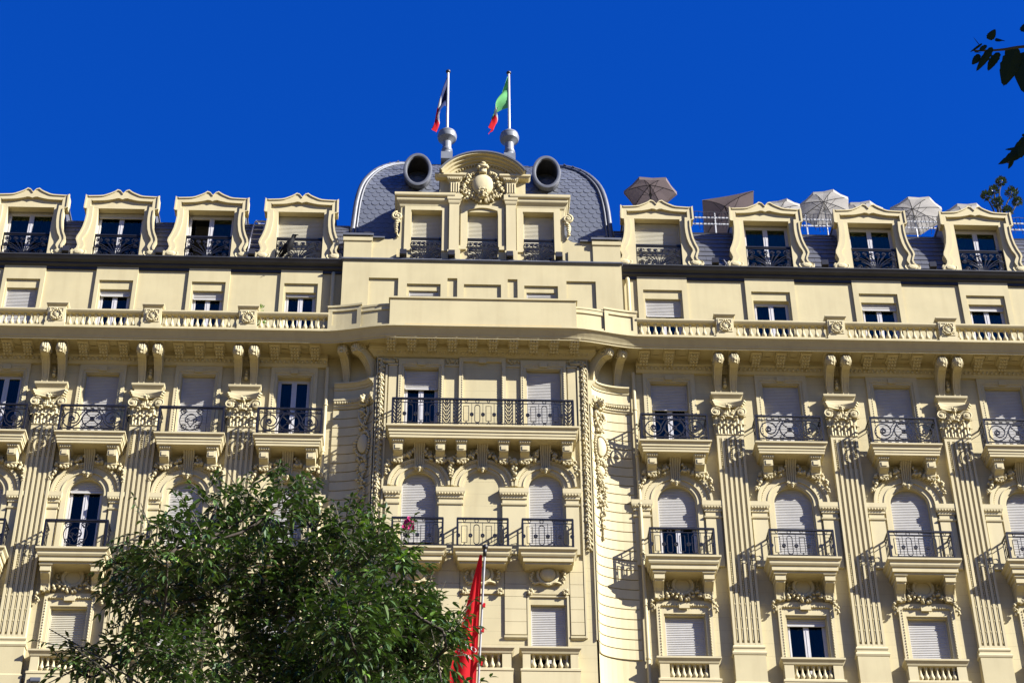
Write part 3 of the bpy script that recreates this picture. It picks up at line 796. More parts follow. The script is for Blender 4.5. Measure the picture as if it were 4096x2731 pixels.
mb.box(-5.47, 5.47, -.80, .05, 42.196, 42.494)
CC = mb.build('central_cornice', 'stucco', H)
mb = MB(); mb.box(-3.9, 3.9, -.95, YC + .1, 42.06, 42.205); mb.stack(-3.72, 3.72, YC - .02, YC + .1, [(.02, 41.86), (.06, 41.90), (.10, 41.95), (.18, 42.02), (.22, 42.07)])
mb.build('bed_moulding', 'stucco', CC)
mb = MB()
for i in range(48): mb.blob((-3.68 + (i + .5) * 7.36 / 48, YC - .15, 41.98), (.05, .045, .07), 0)
mb.build('egg_moulding', 'stucco_trim', CC)['kind'] = 'stuff'
for i in range(10): put('modillion', cached('mod', modillion_mesh), CC, (-3.15 + 6.3 * i / 9, YC - .02, 42.20))
for sx in (-1, 1):
    for t, ang in ((.22, 50), (.80, 14)):
        x, y = flank(t, sx, 0.0)
        put('corbel', cached('corbel', corbel_mesh), CC, (x, y + .05, 40.98), rz=R(ang * sx))

# --- balustrade over the cornice
BH = .52
def pedestal_mesh(wd, h, wreath=True):
    mb = MB(); mb.stack(-wd, wd, -.20, .20, [(.05, 0), (.05, .16), (.03, .18), (0, .20), (0, h - .14), (.03, h - .12), (.06, h - .08), (.08, h - .05), (.08, h)])
    # sunk panel frame
    if wreath:
        z0, z1 = .28, h - .20
        mb.box(-wd + .05, wd - .05, -.22, -.19, z1 - .04, z1); mb.box(-wd + .05, wd - .05, -.22, -.19, z0, z0 + .04); mb.box(-wd + .05, -wd + .09, -.22, -.19, z0, z1); mb.box(wd - .09, wd - .05, -.22, -.19, z0, z1)
    return mb.mesh('pedestal', 'stucco_trim')
YB = -.98
for sx, bx in ((-1, LB), (1, RB)):
    BAL = MB()
    x0, x1 = (XL, -5.35) if sx < 0 else (5.35, XR)
    BAL.ex([(YB - .17, 42.49), (YB - .17, 42.62), (YB - .12, 42.66), (YB + .12, 42.66), (YB + .17, 42.62), (YB + .17, 42.49)], x0, x1)
    BAL.ex([(YB - .10, 43.18), (YB - .14, 43.22), (YB - .17, 43.27), (YB - .17, 43.33), (YB + .17, 43.33), (YB + .17, 43.27), (YB + .10, 43.18)], x0, x1)
    B = BAL.build('balustrade', 'stucco_trim', H)
    mids = [(bx[i] + bx[i + 1]) / 2 for i in range(3)] + [bx[3] + (bx[3] - bx[2]) / 2]
    for m_ in mids:
        pd = put('pedestal', cached('ped', lambda: pedestal_mesh(.30, 1.04)), B, (m_, YB, 42.49))
        put('wreath', cached('wreath', wreath_mesh), B, (m_, YB - .20, 43.02))
    edges = [5.35 * sx] + mids
    for a, b in zip(edges[:-1], edges[1:]):
        lo, hi = sorted((a, b)); lo += .34 if abs(lo) > 5.4 else .04; hi -= .34 if abs(hi) > 5.4 else .04
        n = round((hi - lo) / (.225 if sx < 0 else .235))
        for i in range(n): put('baluster', cached(('bal', BH), lambda: baluster_mesh(BH)), B, (lo + (i + .5) * (hi - lo) / n, YB, 42.66))
    lo, hi = sorted((mids[-1], (XL + .2) if sx < 0 else (XR - .2)))
    n = round((hi - lo - .4) / .23)
    for i in range(n): put('baluster', cached(('bal', BH), lambda: baluster_mesh(BH)), B, (lo + .34 * (1 if sx > 0 else 0) + (i + .5) * (hi - lo - .34) / n, YB, 42.66))
# central parapet: solid panel with curved wings following the cornice
def fyc(x, back):
    ax = abs(x); t = min(1, max(0, (ax - 3.0) / 2.5)); return -1.66 + .40 * (3 * t * t - 2 * t ** 3) + back
PAR = MB(); PAR.box(-3.22, 3.22, -1.56, -1.26, 42.49, 43.70)
PAR.stack(-3.22, 3.22, -1.56, -1.26, [(0, 43.66), (.05, 43.69), (.05, 43.76)])
PP = PAR.build('parapet', 'stucco', H)
def curved_wall(mb, xa, xb, z0, z1, b0, b1, n=8):
    rings = []
    for i in range(n + 1):
        x = xa + (xb - xa) * i / n
        rings.append([(x, fyc(x, b0), z0), (x, fyc(x, b0), z1), (x, fyc(x, b1), z1), (x, fyc(x, b1), z0)])
    mb.loft(rings)
for sx in (-1, 1):
    mb = MB(); curved_wall(mb, sx * 3.225, sx * 4.22, 42.49, 43.46, .24, .48); curved_wall(mb, sx * 3.225, sx * 4.22, 43.46, 43.54, .18, .5); curved_wall(mb, sx * 3.225, sx * 4.22, 42.49, 42.72, .19, .44); curved_wall(mb, sx * 3.225, sx * 4.22, 43.30, 43.462, .20, .44)
    mb.build('curved_panel', 'stucco', PP)
    mb = MB(); xa, xb = sx * 4.22, sx * 5.36
    curved_wall(mb, xa, xb, 42.49, 43.56, .20, .5); curved_wall(mb, xa - sx * .03, xb + sx * .03, 43.56, 43.64, .12, .55); curved_wall(mb, xa, xb, 42.49, 42.70, .14, .4)
    for a, b, z0, z1 in ((xa, xb, 43.40, 43.561), (xa, xb, 42.70, 42.78), (xa, xa + sx * .14, 42.78, 43.4), (xb - sx * .14, xb, 42.78, 43.4)): curved_wall(mb, a, b, z0, z1, .155, .3, 4)
    mb.build('curved_panel', 'stucco', PP)
mb = MB(); mb.box(-2.7, 2.7, -1.575, -1.55, 42.53, 42.58); mb.build('ochre_strip', 'ochre', PP)

# --- pilasters
def pilaster_shaft():
    mb = MB(); y = -.20; hw = .46; z0, z1 = 31.1, 39.1
    mb.box(-hw, hw, y + .06, .02, z0, z1)
    n = 5; fl = .085; gap = (2 * hw - n * fl) / (n + 1)
    x = -hw
    for i in range(n + 1):   # fillets between the flutes
        mb.box(x, x + gap, y, y + .07, z0, z1); x += gap + fl
    mb.box(-hw, hw, y + .002, y + .07, z1 - .12, z1); mb.box(-hw, hw, y + .002, y + .07, z0, z0 + .1)
    return mb.mesh('pilaster', 'stucco_trim')
def flute_fill():
    mb = MB(); y = -.16; hw = .46; n = 5; fl = .085; gap = (2 * hw - n * fl) / (n + 1)
    for i in range(n):
        x = -hw + gap * (i + 1) + fl * (i + .5)
        for k in range(13): mb.blob((x, y, 38.93 - k * .085), (.03, .04, .038), .2)
        z = 34.1 if i % 2 else 34.5
        while z > 33.05: mb.blob((x, y, z), (.03, .04, .045), .2); z -= .085
        mb.tube([(x, y, 33.0), (x, y, 31.3)], .026, 5)
        for z in (32.6, 32.1, 31.7): mb.blob((x, y - .01, z), (.035, .035, .05), .3)
    return mb.mesh('flute_ornament', 'ornament')
def pil_base():
    mb = MB(); mb.stack(-.46, .46, -.20, .02, [(.02, 30.74), (.07, 30.76), (.09, 30.82), (.07, 30.88), (.03, 30.91), (.03, 30.97), (.05, 31.0), (.06, 31.04), (.04, 31.08), (0, 31.12)])
    return mb.mesh('base', 'stucco_trim')
def pil_ped():
    mb = MB(); mb.stack(-.50, .50, -.26, .02, [(.06, 29.2), (.06, 29.75), (.04, 29.78), (0, 29.82), (0, 30.74)]); return mb.mesh('pedestal', 'stucco')
def pil_block():
    mb = MB(); mb.stack(-.46, .46, -.24, .02, [(.0, 40.42), (.0, 40.60), (.02, 40.62), (.04, 40.66), (.09, 40.72), (.10, 40.76), (.10, 40.80)]); 
    for k in range(3): mb.blob((0, -.10, 41.25 + .12 * k), (.07, .08, .09), .4)
    return mb.mesh('entablature_block', 'stucco_trim')
PIL = [(LB[i] + LB[i + 1]) / 2 for i in range(3)] + [(RB[i] + RB[i + 1]) / 2 for i in range(3)] + [LB[3] - 1.64, RB[3] + 1.95]
for x in PIL:
    p = put('pilaster', cached('pil', pilaster_shaft), H, (x, 0, 0))
    put('flute_ornament', cached('flf', flute_fill), p)['kind'] = 'stuff'
    put('base', cached('pbase', pil_base), p); put('pedestal', cached('pped', pil_ped), p)
    put('capital', cached('cap', capital_mesh), p, (0, 0, 39.1)); put('entablature_block', cached('pblk', pil_block), p)
    for s in (-1, 1): put('corbel', cached('corbel', corbel_mesh), p, (s * .27, 0, 40.79))

# --- window surrounds, balconies
def surround_up(ow, sw):
    mb = MB()
    zt = 41.74
    def frame(o, i, zt_o, zt_i, y0, y1):
        A = [(-o, 38.5), (-o, zt_o), (o, zt_o), (o, 38.5)]; B = [(-i, 38.5), (-i, zt_i), (i, zt_i), (i, 38.5)]
        mb.strip_y(A, B, y0, y1)
    frame(sw, ow + .10, zt, 41.50, -.075, .01); frame(ow + .105, ow + .03, 41.52, 41.42, -.045, .01)
    mb.box(-.13, .13, -.12, -.07, 41.46, 41.64)
    n = 14
    for k in (-1, 1):
        for i in range(30): mb.blob((k * (ow + .13), -.075, 38.6 + i * .1), (.022, .022, .04), 0)
    for i in range(16):
        x = -(ow) + 2 * ow * (i + .5) / 16
        if abs(x) > .16: mb.blob((x, -.075, 41.57), (.035, .022, .03), 0)
    return mb.mesh('surround', 'stucco_trim')
def surround_low(ow, sw):
    mb = MB(); z0, zt = 29.9, 32.74
    def frame(o, i, zo, zi, y0, y1):
        mb.strip_y([(-o, z0), (-o, zo), (o, zo), (o, z0)], [(-i, z0), (-i, zi), (i, zi), (i, z0)], y0, y1)
    frame(sw, ow + .14, zt, 32.55, -.10, .01); frame(ow + .143, ow + .03, 32.556, 32.30, -.05, .01)
    mb.box(-.17, .17, -.14, -.09, 32.46, 32.66)
    for k in (-1, 1):
        for i in range(26): mb.blob((k * (ow + .16), -.10, 30.0 + i * .1), (.025, .03, .04), 0)
    for i in range(18):
        x = -(ow + .1) + 2 * (ow + .1) * (i + .5) / 18
        if abs(x) > .19: mb.blob((x, -.10, 32.58), (.035, .03, .03), 0)
    return mb.mesh('surround', 'stucco_trim')
def archivolt(ow, Ro, zc):
    mb = MB(); n = 28
    def ring(r0, r1, y0, legs=None):
        A = arc(0, zc, r1, 180, 0, n); B = arc(0, zc, r0, 180, 0, n)
        if legs: A = [(-r1, legs)] + A + [(r1, legs)]; B = [(-r0, legs)] + B + [(r0, legs)]
        mb.strip_y(A, B, y0, .01)
    d = Ro - ow
    ring(ow + .0, ow + .05, -.02, 34.05); ring(ow + .045, ow + d * .36, -.05, 34.05); ring(ow + d * .355, ow + d * .42, -.10, None)
    ring(ow + d * .415, ow + d * .78, -.075); ring(ow + d * .775, ow + d * .86, -.11); ring(ow + d * .855, Ro, -.14)
    for a in range(4, 180, 4):   # bead row
        r = ow + d * .74; mb.blob((r * math.cos(R(a)), -.08, zc + r * math.sin(R(a))), .024, 0)
    return mb.mesh('archivolt', 'stucco_trim')
def impost_mesh(a, b):
    mb = MB(); mb.stack(a, b, -.12, .01, [(.0, 36.12), (.0, 36.20), (.02, 36.22), (.05, 36.30), (.06, 36.34), (.06, 36.50)])
    n = max(4, int((b - a) / .09))
    for i in range(n): mb.blob((a + (i + .5) * (b - a) / n, -.175, 36.26), (.032, .03, .04), 0)
    mb.stack(a + .03, b - .03, -.09, .01, [(0, 35.86), (.03, 35.88), (.04, 35.93), (.0, 35.95)])
    mb.box(a + .04, b - .04, -.085, .01, 34.05, 36.13)
    return mb.mesh('impost', 'stucco_trim')
def slab_up(hw, d):
    mb = MB(); mb.stack(-hw + .10, hw - .10, -d + .10, .02, [(-.10, 38.06), (-.02, 38.08), (-.02, 38.17), (.0, 38.18), (.0, 38.27), (.03, 38.28), (.03, 38.36), (.07, 38.42), (.10, 38.44), (.10, 38.50)]); return mb
def slab_mid(hw, d, zt=34.02):
    mb = MB(); z = zt - 34.02
    mb.stack(-hw + .12, hw - .12, -d + .12, .02, [(-.08, 33.50 + z), (-.08, 33.56 + z), (-.02, 33.57 + z), (-.02, 33.72 + z), (.02, 33.74 + z), (.05, 33.80 + z), (.05, 33.88 + z), (.10, 33.93 + z), (.12, 33.95 + z), (.12, 34.02 + z)]); return mb
def low_balustrade(hw, d, zt, hopen, n, sill=True):
    mb = MB(); z0 = zt - .80
    mb.stack(-hw + .08, hw - .08, -d + .08, .02, [(.03, z0 - .6), (.03, z0 - .04), (.05, z0 - .02), (.05, z0 + .05), (.0, z0 + .08), (-.02, z0 + .10)])
    mb.stack(-hw + .08, hw - .08, -d + .08, .02, [(-.02, zt - .22), (.0, zt - .20), (.02, zt - .14), (.05, zt - .10), (.08, zt - .06), (.08, zt)])
    for k in (-1, 1):
        a, b = sorted((k * (hw - .10), k * hopen)); mb.box(a, b, -d + .10, .0, z0 + .09, zt - .2)
    return mb
for bi, (c, ow, sw, Ro, ie) in enumerate(BAYS):
    L = c < 0
    curt = ['curtain_dark', 'curtain_blue'][0 if L else 1]
    # upper storey
    wn = window(H, c, .24, ow, 38.5, 41.38, UP[bi], curt=curt)
    put('surround', cached(('sup', ow, sw), lambda: surround_up(ow, sw)), wn, (0, -.24, -38.5))
    hw = 1.17 if L else 1.22; d = .80
    b = put('balcony', cached(('slu', hw), lambda: slab_up(hw, d).mesh('balcony', 'stucco_trim')), H, (c, 0, 0))
    kind = 'bars' if bi == 1 else 'scroll'
    railing(b, (kind, hw - .10, 1.06, .70), (0, 0, 38.50))
    for k in (-1, 1): put('bracket', cached('brk', bracket_mesh), b, (k * (.78 if L else .80), 0, 38.08))
    # arched storey
    wn = window(H, c, .24, ow, 34.02, 36.52 + ow, MID[bi], curt=curt)
    a = put('archivolt', cached(('arch', ow, Ro), lambda: archivolt(ow, Ro, 36.52)), wn, (0, -.24, -34.02))
    put('keystone', cached('key', keystone_mesh), wn, (0, -.24 + .02, 37.17 - 34.02))
    for k in (-1, 1): put('garland', cached(('garl', k), lambda: arch_garland_mesh(Ro, k)), wn, (0, -.24, 36.95 - 34.02))
    for k in (-1, 1):
        i0 = .88 if not L else .80
        put('impost', cached(('imp', L, k), lambda: impost_mesh(*sorted((k * i0, k * ie)))), wn, (0, -.24, -34.02))
    hw2 = 1.16 if L else 1.21
    b = put('balcony', cached(('slm', hw2), lambda: slab_mid(hw2, .84).mesh('balcony', 'stucco_trim')), H, (c, 0, 0))
    railing(b, ('bars' if bi == 2 else 'oval', hw2 - .17, 1.04, .70), (0, 0, 34.02))
    for k in (-1, 1): put('bracket', cached('cons', console_mesh), b, (k * .80, 0, 33.51))
    put('medallion', cached('med', medallion_mesh), b, (0, -.02, 33.30)); put('garland', cached('lowg', low_garland_mesh), b, (0, 0, 33.26))
    # low storey
    wn = window(H, c, .24, ow, 29.9, 32.25, LOW[bi], curt='curtain_dark', smat='shutter_cream' if bi == 2 else 'shutter')
    put('surround', cached(('slw', ow, sw), lambda: surround_low(ow, sw)), wn, (0, -.24, -29.9))
    hb = .98 if L else 1.02
    b = put('window_balustrade', cached(('lbal', hb), lambda: low_balustrade(hb, .46, 30.58, .62, 7).mesh('window_balustrade', 'stucco_trim')), H, (c, 0, 0))
    for i in range(7): put('baluster', cached(('bal', .49), lambda: baluster_mesh(.49)), b, (-.62 + 1.24 * (i + .5) / 7, -.26, 29.88))
    # attic
    aw = .54 if L else .64
    window(H, c, .20, aw, 43.0, 45.10, ATT[bi], curt=curt)
# ------------------------------------------------------------------ central block: three bays
CU = {-1: .27, 1: 1}; CM = {-1: .80, 1: 1}; CL = {-1: .0, 1: .62}
for s in (-1, 1):
    c = CB[0] if s < 0 else CB[2]
    wn = window(H, c, YC + .24, .575, 38.55, 41.40, CU[s], curt='curtain_blue')
    put('surround', cached('supc', lambda: surround_up(.575, .78)), wn, (0, -.24, -38.53))
    wn = window(H, c, YC + .24, .56, 33.95, 37.16, CM[s], curt='curtain_dark')
    put('archivolt', cached('archc', lambda: archivolt(.56, 1.03, 36.60)), wn, (0, -.24, -33.95))
    put('keystone', cached('key', keystone_mesh), wn, (0, -.22, 37.20 - 33.95))
    wn = window(H, c, YC + .24, .55, 29.85, 32.25, CL[s], curt='curtain_dark')
    mb = MB(); mb.strip_y([(-.66, 29.9), (-.66, 32.56), (.66, 32.56), (.66, 29.9)], [(-.60, 29.9), (-.60, 32.50), (.60, 32.50), (.60, 29.9)], -.05, .01)
    put('surround', cached('slwc', lambda: mb.mesh('surround', 'stucco_trim')), wn, (0, -.24, -29.85))
# blind middle panel
mb = MB(); mb.strip_y([(-.80, 38.5), (-.80, 41.86), (.80, 41.86), (.80, 38.5)], [(-.66, 38.5), (-.66, 41.68), (.66, 41.68), (.66, 38.5)], YC - .08, YC + .01)
mb.box(-.13, .13, YC - .13, YC - .07, 41.60, 41.80)
for k in (-1, 1):
    for i in range(31): mb.blob((k * .69, YC - .08, 38.6 + i * .1), (.022, .022, .04), 0)
mb.build('blind_panel', 'stucco_trim', H)
put('blind_arch', cached('archb', lambda: archivolt(.60, 1.03, 36.60)), H, (0, YC, 0))
put('keystone', cached('key', keystone_mesh), H, (0, YC + .02, 37.20))
# narrow piers between, with carved ribbon panels at their heads
for k in (-1, 1):
    mb = MB()
    for x in (1.05,): 
        mb.box(k * x - .24, k * x + .24, YC - .045, YC + .01, 41.50, 41.56); mb.box(k * x - .24, k * x + .24, YC - .03, YC + .01, 41.84, 41.88)
        rg = random.Random(40 + k)
        for i in range(14): mb.blob((k * x - .2 + .4 * rg.random(), YC - .03, 41.60 + .2 * rg.random()), (.06, .04, .04), .6, rg.random() * 3, rg)
    mb.build('ribbon_panel', 'ornament', H)
    mb = MB(); rg = random.Random(50 + k)
    mb.box(k * 3.06 - .14, k * 3.06 + .14, YC - .04, YC + .01, 38.6, 41.56)
    for i in range(16): mb.blob((k * (2.92 + .5 * rg.random()), YC - .03, 41.64 + .18 * rg.random()), (.06, .04, .04), .6, rg.random() * 3, rg)
    mb.build('ribbon_panel', 'ornament', H)
# garlands across the three arches
def centre_garland(key, swag, end):
    """key: (centre, side) pairs hung from keystones; swag: x of a middle swag with its drop; end: side of an end fall"""
    mb = MB()
    for c, s in key:
        garland(mb, [(c + s * .22, .92), (c + s * .30, .72), (c + s * .46, .60), (c + s * .62, .70), (c + s * .72, .88)], .105, YC - .20, seed=int(60 + c * 3 + s))
        for k in range(4): mb.blob((c + s * (.64 + .05 * k), YC - .26, .92 + .03 * (k % 2)), (.07, .08, .07), .5)
        for k in range(3): leaf3(mb, c + s * (.28 + .05 * k), YC - .10, .76, .05, .26 - .03 * k, .06)
    if swag:
        s = swag
        garland(mb, [(s * .70, .88), (s * .86, .60), (s * 1.05, .50), (s * 1.24, .60), (s * 1.39, .88)], .105, YC - .20, seed=int(70 + s))
        garland(mb, [(s * 1.05, .48), (s * 1.05, .25), (s * 1.05, -.12)], .09, YC - .16, seed=int(74 + s)); mb.blob((s * 1.05, YC - .26, .52), (.12, .08, .10), .2)
    if end: garland(mb, [(end * 2.77, .88), (end * 2.98, .62), (end * 3.10, .36), (end * 3.16, .05)], .10, YC - .15, seed=77 + end)
    return mb.mesh('garland', 'ornament', True)
for ky, sw_, en in ((((CB[0], -1),), 0, -1), (((CB[0], 1), (0, -1)), -1, 0), (((0, 1), (CB[2], -1)), 1, 0), (((CB[2], 1),), 0, 1)):
    put('garland', centre_garland(ky, sw_, en), H, (0, 0, 36.98))
# imposts
for a, b in ((-3.2, -2.70), (-1.46, -.62), (.62, 1.46), (2.70, 3.2)):
    put('impost', cached(('impc', a), lambda: impost_mesh(a, b)), H, (0, YC, 0))
# leaf-rope border and outer frame
for s in (-1, 1):
    mb = MB(); x = s * 3.46; rg = random.Random(80 + s)
    mb.tube([(x, YC - .02, 34.35), (x, YC - .02, 41.72)], .075, 8)
    mb.tube([(x, YC - .02, 41.66), (x - s * .45, YC - .02, 41.66)], .08, 6)
    z = 34.3; i = 0
    while z < 41.75:
        for k in (-1, 0, 1): mb.blob((x + k * .058 + .015 * math.sin(i), YC - .075 - (.015 if k == 0 else 0), z + .04 * k * (1 if i % 2 else -1)), (.040, .04, .075), .5, .5 * k + (.4 if i % 2 else -.4), rg)
        z += .10; i += 1
    mb.build('leaf_rope', 'ornament', H, smooth=True)
    mb = MB(); xo = s * 3.62; mb.box(*sorted((xo, xo - s * .035)), YC - .06, YC + .01, 31.0, 41.86); xi = s * 3.31; mb.box(*sorted((xi, xi - s * .06)), YC - .07, YC + .01, 31.05, 41.55); mb.box(*sorted((xi, xi - s * .42)), YC - .07, YC + .01, 41.50, 41.56)
    mb.build('border_frame', 'stucco_trim', H)
# long upper balcony
mb = MB(); mb.stack(-3.10, 3.10, YC - .70, YC + .02, [(-.10, 38.08), (-.02, 38.10), (-.02, 38.20), (.0, 38.21), (.0, 38.31), (.03, 38.32), (.03, 38.41), (.07, 38.47), (.10, 38.49), (.10, 38.56)])
b = mb.build('balcony', 'stucco_trim', H)
chs = (-2.86, -1.22, -.86, .86, 1.22, 2.86)
railing(b, ('oval', 3.02, 1.06, .72), (0, YC, 38.56), chains=chs)
for x in (-2.80, -1.40, -.70, .70, 1.40, 2.80): put('bracket', cached('brk', bracket_mesh), b, (x, YC, 38.10))
# three mid balconies with medallion panels below
def mid_pad(dome):
    mb = MB(); mb.stack(-.70, .70, YC - .05, YC + .01, [(0, 32.60), (0, 33.50)]); mb.stack(-.62, .62, YC - .12, YC + .01, [(0, 33.40), (.08, 33.46), (.16, 33.50)])
    for k in (-1, 1):
        garland(mb, [(k * .46, 33.62), (k * .50, 33.40), (k * .52, 33.16), (k * .46, 32.98)], .075, YC - .12, seed=90 + k)
        for j in range(6): mb.blob((k * .56 + .06 * math.cos(j), YC - .10, 32.66 + .07 * math.sin(j)), (.05, .06, .06), .4)
        mb.blob((k * .44, YC - .12, 33.66), (.09, .08, .06), .4)
        mb.tube(smoothpath([(k * .05, YC - .12, 32.92), (k * .25, YC - .14, 32.98), (k * .45, YC - .12, 32.92)], 4), .045, 5)
    mb.blob((0, YC - .16, 32.90), (.12, .06, .06), .4)
    return mb.mesh('ornament_panel', 'ornament')
for x, hw in ((CB[0], .94), (0, .93), (CB[2], .94)):
    mb = slab_mid(hw, .72, 33.94)
    b = put('balcony', cached(('slc', hw), lambda: mb.mesh('balcony', 'stucco_trim')), H, (x, YC, 0))
    railing(b, ('oval', .81, 1.08, .60), (0, 0, 33.94))
    put('ornament_panel', cached('mpad', lambda: mid_pad(True)), b, (0, -YC, 0)); put('medallion', cached('medd', lambda: medallion_mesh(False)), b, (0, -.05, 33.25))
# lower piers (three courses each) and bottom balustrades
for a, b_ in ((-3.22, -2.80), (-1.40, -.72), (.72, 1.40), (2.80, 3.22)):
    mb = MB(); mb.box(a, b_, YC - .03, YC + .01, 31.06, 33.86)
    mb.stack(a, b_, YC - .06, YC + .01, [(-.02, 31.0), (.02, 31.05), (.02, 31.12), (-.02, 31.14)])
    p = mb.build('pier', 'stucco', H)
    z = 31.16
    while z < 33.75:
        c = MB(); c.box(a, b_, YC - .06, YC - .02, z + .006, min(z + .45, 33.84) - .006); c.build('stone_course', 'stucco_trim', p); z += .45
for x, hw in ((CB[0] - .02, .96), (0, 1.0), (CB[2] + .02, .96)):
    mb = low_balustrade(hw, .46, 30.54, .62, 6)
    b = put('window_balustrade', mb.mesh('window_balustrade', 'stucco_trim'), H, (x, YC, 0))
    for i in range(6): put('baluster', cached(('bal', .49), lambda: baluster_mesh(.49)), b, (-.62 + 1.24 * (i + .5) / 6, -.26, 29.84))
mb = MB(); mb.box(-3.66, 3.66, YC - .02, .4, 0, 29.2); mb.stack(-3.66, 3.66, YC - .02, .1, [(.0, 29.0), (.08, 29.08), (.10, 29.25), (.02, 29.33)]); mb.build('lower_wall', 'lower_wall', H)

# ------------------------------------------------------------------ downpipes
for x in (-5.34, 5.24):
    mb = MB(); mb.tube([(x, -.12, 29.2), (x, -.12, 41.7)], .065, 10)
    z = 30.6
    while z < 41.5: mb.lathe([(.065, 0), (.085, .01), (.085, .07), (.065, .08)], x, -.12, 10, z); z += 1.9
    mb.build('downpipe', 'stucco_trim', H, smooth=True, auto=40)
    mb = MB(); mb.tube([(x, .0, 46.0), (x, -.10, 45.9), (x, -.14, 45.75), (x, -.14, 42.5)], .07, 10); mb.lathe([(.07, 0), (.09, .01), (.09, .07), (.07, .08)], x, -.14, 10, 44.2); mb.build('downpipe', 'stucco_trim', H, smooth=True, auto=40)

# ------------------------------------------------------------------ central attic (Y -.40) and zinc ledge
YA = -.40
mb = MB(); ops = [(-2.69, -1.49, 43.0, 45.28, 0), (1.49, 2.69, 43.0, 45.28, 0), (-4.05, -3.0, 43.2, 45.52, 0), (3.0, 4.05, 43.2, 45.52, 0), (-1.25, -.90, 43.0, 45.56, 0), (.90, 1.25, 43.0, 45.56, 0), (-.66, .66, 43.0, 45.30, 0)]
wall_grid(mb, -5.0, 5.0, 42.3, 46.30, ops, YA, .07)
for a, b_, c, d, _ in ops[2:]: mb.add([(a, YA + .07, c), (b_, YA + .07, c), (b_, YA + .07, d), (a, YA + .07, d)], [(0, 1, 2, 3)])
for s in (-1, 1): mb.box(*sorted((s * 4.999, s * 4.9)), YA + .01, .6, 42.3, 46.3)
for s in (-1, 1):
    c = s * 2.09
    mb2 = MB(); wall_grid(mb2, c - .6, c + .6, 43.0, 45.28, [(c - .52, c + .52, 43.0, 45.02, 0)], YA + .07, .22); mb2.build('window_recess', 'stucco', H)
    window(H, c, YA + .24, .52, 43.0, 45.02, .8, curt='curtain_dark')
mb.build('attic_wall', 'stucco', H)
mb = MB(); mb.stack(-4.98, 4.98, YA, .7, [(.0, 46.27), (.05, 46.29), (.08, 46.33), (.08, 46.38)]); mb.build('zinc_ledge', 'zinc', H)

# ------------------------------------------------------------------ pavilion front above the ledge
YP = -.26; PB = 2.05
PV = MB(); ops = [(-PB - .55, -PB + .55, 46.38, 48.80, 0), (-.55, .55, 46.38, 48.80, 0), (PB - .55, PB + .55, 46.38, 48.80, 0)]
wall_grid(PV, -3.0, 3.0, 46.36, 49.5, ops, YP, .38)
PV.box(-3.0, -2.95, YP + .01, .9, 46.36, 49.5); PV.box(2.95, 3.0, YP + .01, .9, 46.36, 49.5); PV.box(-3.0, 3.0, .3, .9, 49.3, 49.49)
PAV = PV.build('pavilion_wall', 'stucco', H)
for c, k in ((-PB, 0), (0, 1), (PB, 2)):
    window(H, c, YP + .34, .55, 46.40, 48.80, 1.0, smat='shutter_cream')
    railing(PAV, ('flower', .56, 1.12, .02), (c, YP + .06, 46.40), belly=.10)
    mb = MB()
    if c:
        mb.strip_y([(-.80, 46.9), (-.80, 49.0), (.80, 49.0), (.80, 46.9)], [(-.57, 46.9), (-.57, 48.82), (.57, 48.82), (.57, 46.9)], YP - .05, YP + .01)
    else:
        A = [(-.80, 47.1), (-.80, 48.75)] + arc(0, 46.55, 2.55, 108.3, 71.7, 8) + [(.80, 48.75), (.80, 47.1)]
        B = [(-.57, 47.1), (-.57, 48.6)] + [(-.55 + 1.1 * i / 8, 48.83 + .14 * math.sin(PI * i / 8)) for i in range(9)] + [(.57, 48.6), (.57, 47.1)]
        mb.strip_y(A, B, YP - .06, YP + .01)
        for s in (-1, 1): mb.box(*sorted((s * .60, s * .86)), YP - .10, YP + .01, 46.95, 47.12)
    mb.build('surround', 'stucco_trim', PAV, (c, 0, 0))
# pilasters of the middle bay, entablature
for s in (-1, 1):
    x = s * 1.04; mb = MB(); mb.stack(x - .18, x + .18, YP - .14, YP + .02, [(.05, 46.38), (.05, 46.85), (.0, 46.88), (.0, 49.05), (.02, 49.08), (.04, 49.14), (.04, 49.2), (.02, 49.22)]); mb.build('pavilion_pilaster', 'stucco_trim', PAV)
    lo, hi = sorted((s * 1.24, s * 3.0))
    mb = MB(); mb.stack(lo + (0 if s > 0 else 0), hi, YP, .6, [(.02, 48.98), (.04, 49.02), (.06, 49.10), (.14, 49.20), (.16, 49.24), (.16, 49.34), (.22, 49.38), (.24, 49.42), (.24, 49.52)]); mb.build('entablature', 'stucco_trim', PAV)
    mb = MB(); mb.stack(x - .21, x + .21, YP - .16, YP + .02, [(.02, 49.2), (.05, 49.26), (.05, 49.50), (.02, 49.52)])
    # fluted console over the pilaster
    mb.box(x - .19, x + .19, YP - .17, YP + .02, 49.52, 50.12)
    for k in range(4): mb.tube([(x - .135 + k * .09, YP - .185, 49.60), (x - .135 + k * .09, YP - .185, 50.06)], .026, 5)
    mb.stack(x - .19, x + .19, YP - .17, YP + .02, [(.0, 50.12), (.04, 50.16), (.08, 50.24), (.09, 50.30)])
    for k in range(5): mb.blob((x - .16 + k * .08, YP - .25, 50.21), (.032, .03, .04), 0)
    mb.stack(*sorted((x - s * .30, x + s * .62)), YP - .16, YP + .02, [(.06, 50.30), (.08, 50.34), (.12, 50.38), (.12, 50.46)])
    mb.box(*sorted((x + s * .24, x + s * .55)), YP - .012, .4, 49.49, 50.312)
    mb.build('pediment_support', 'stucco_trim', PAV)
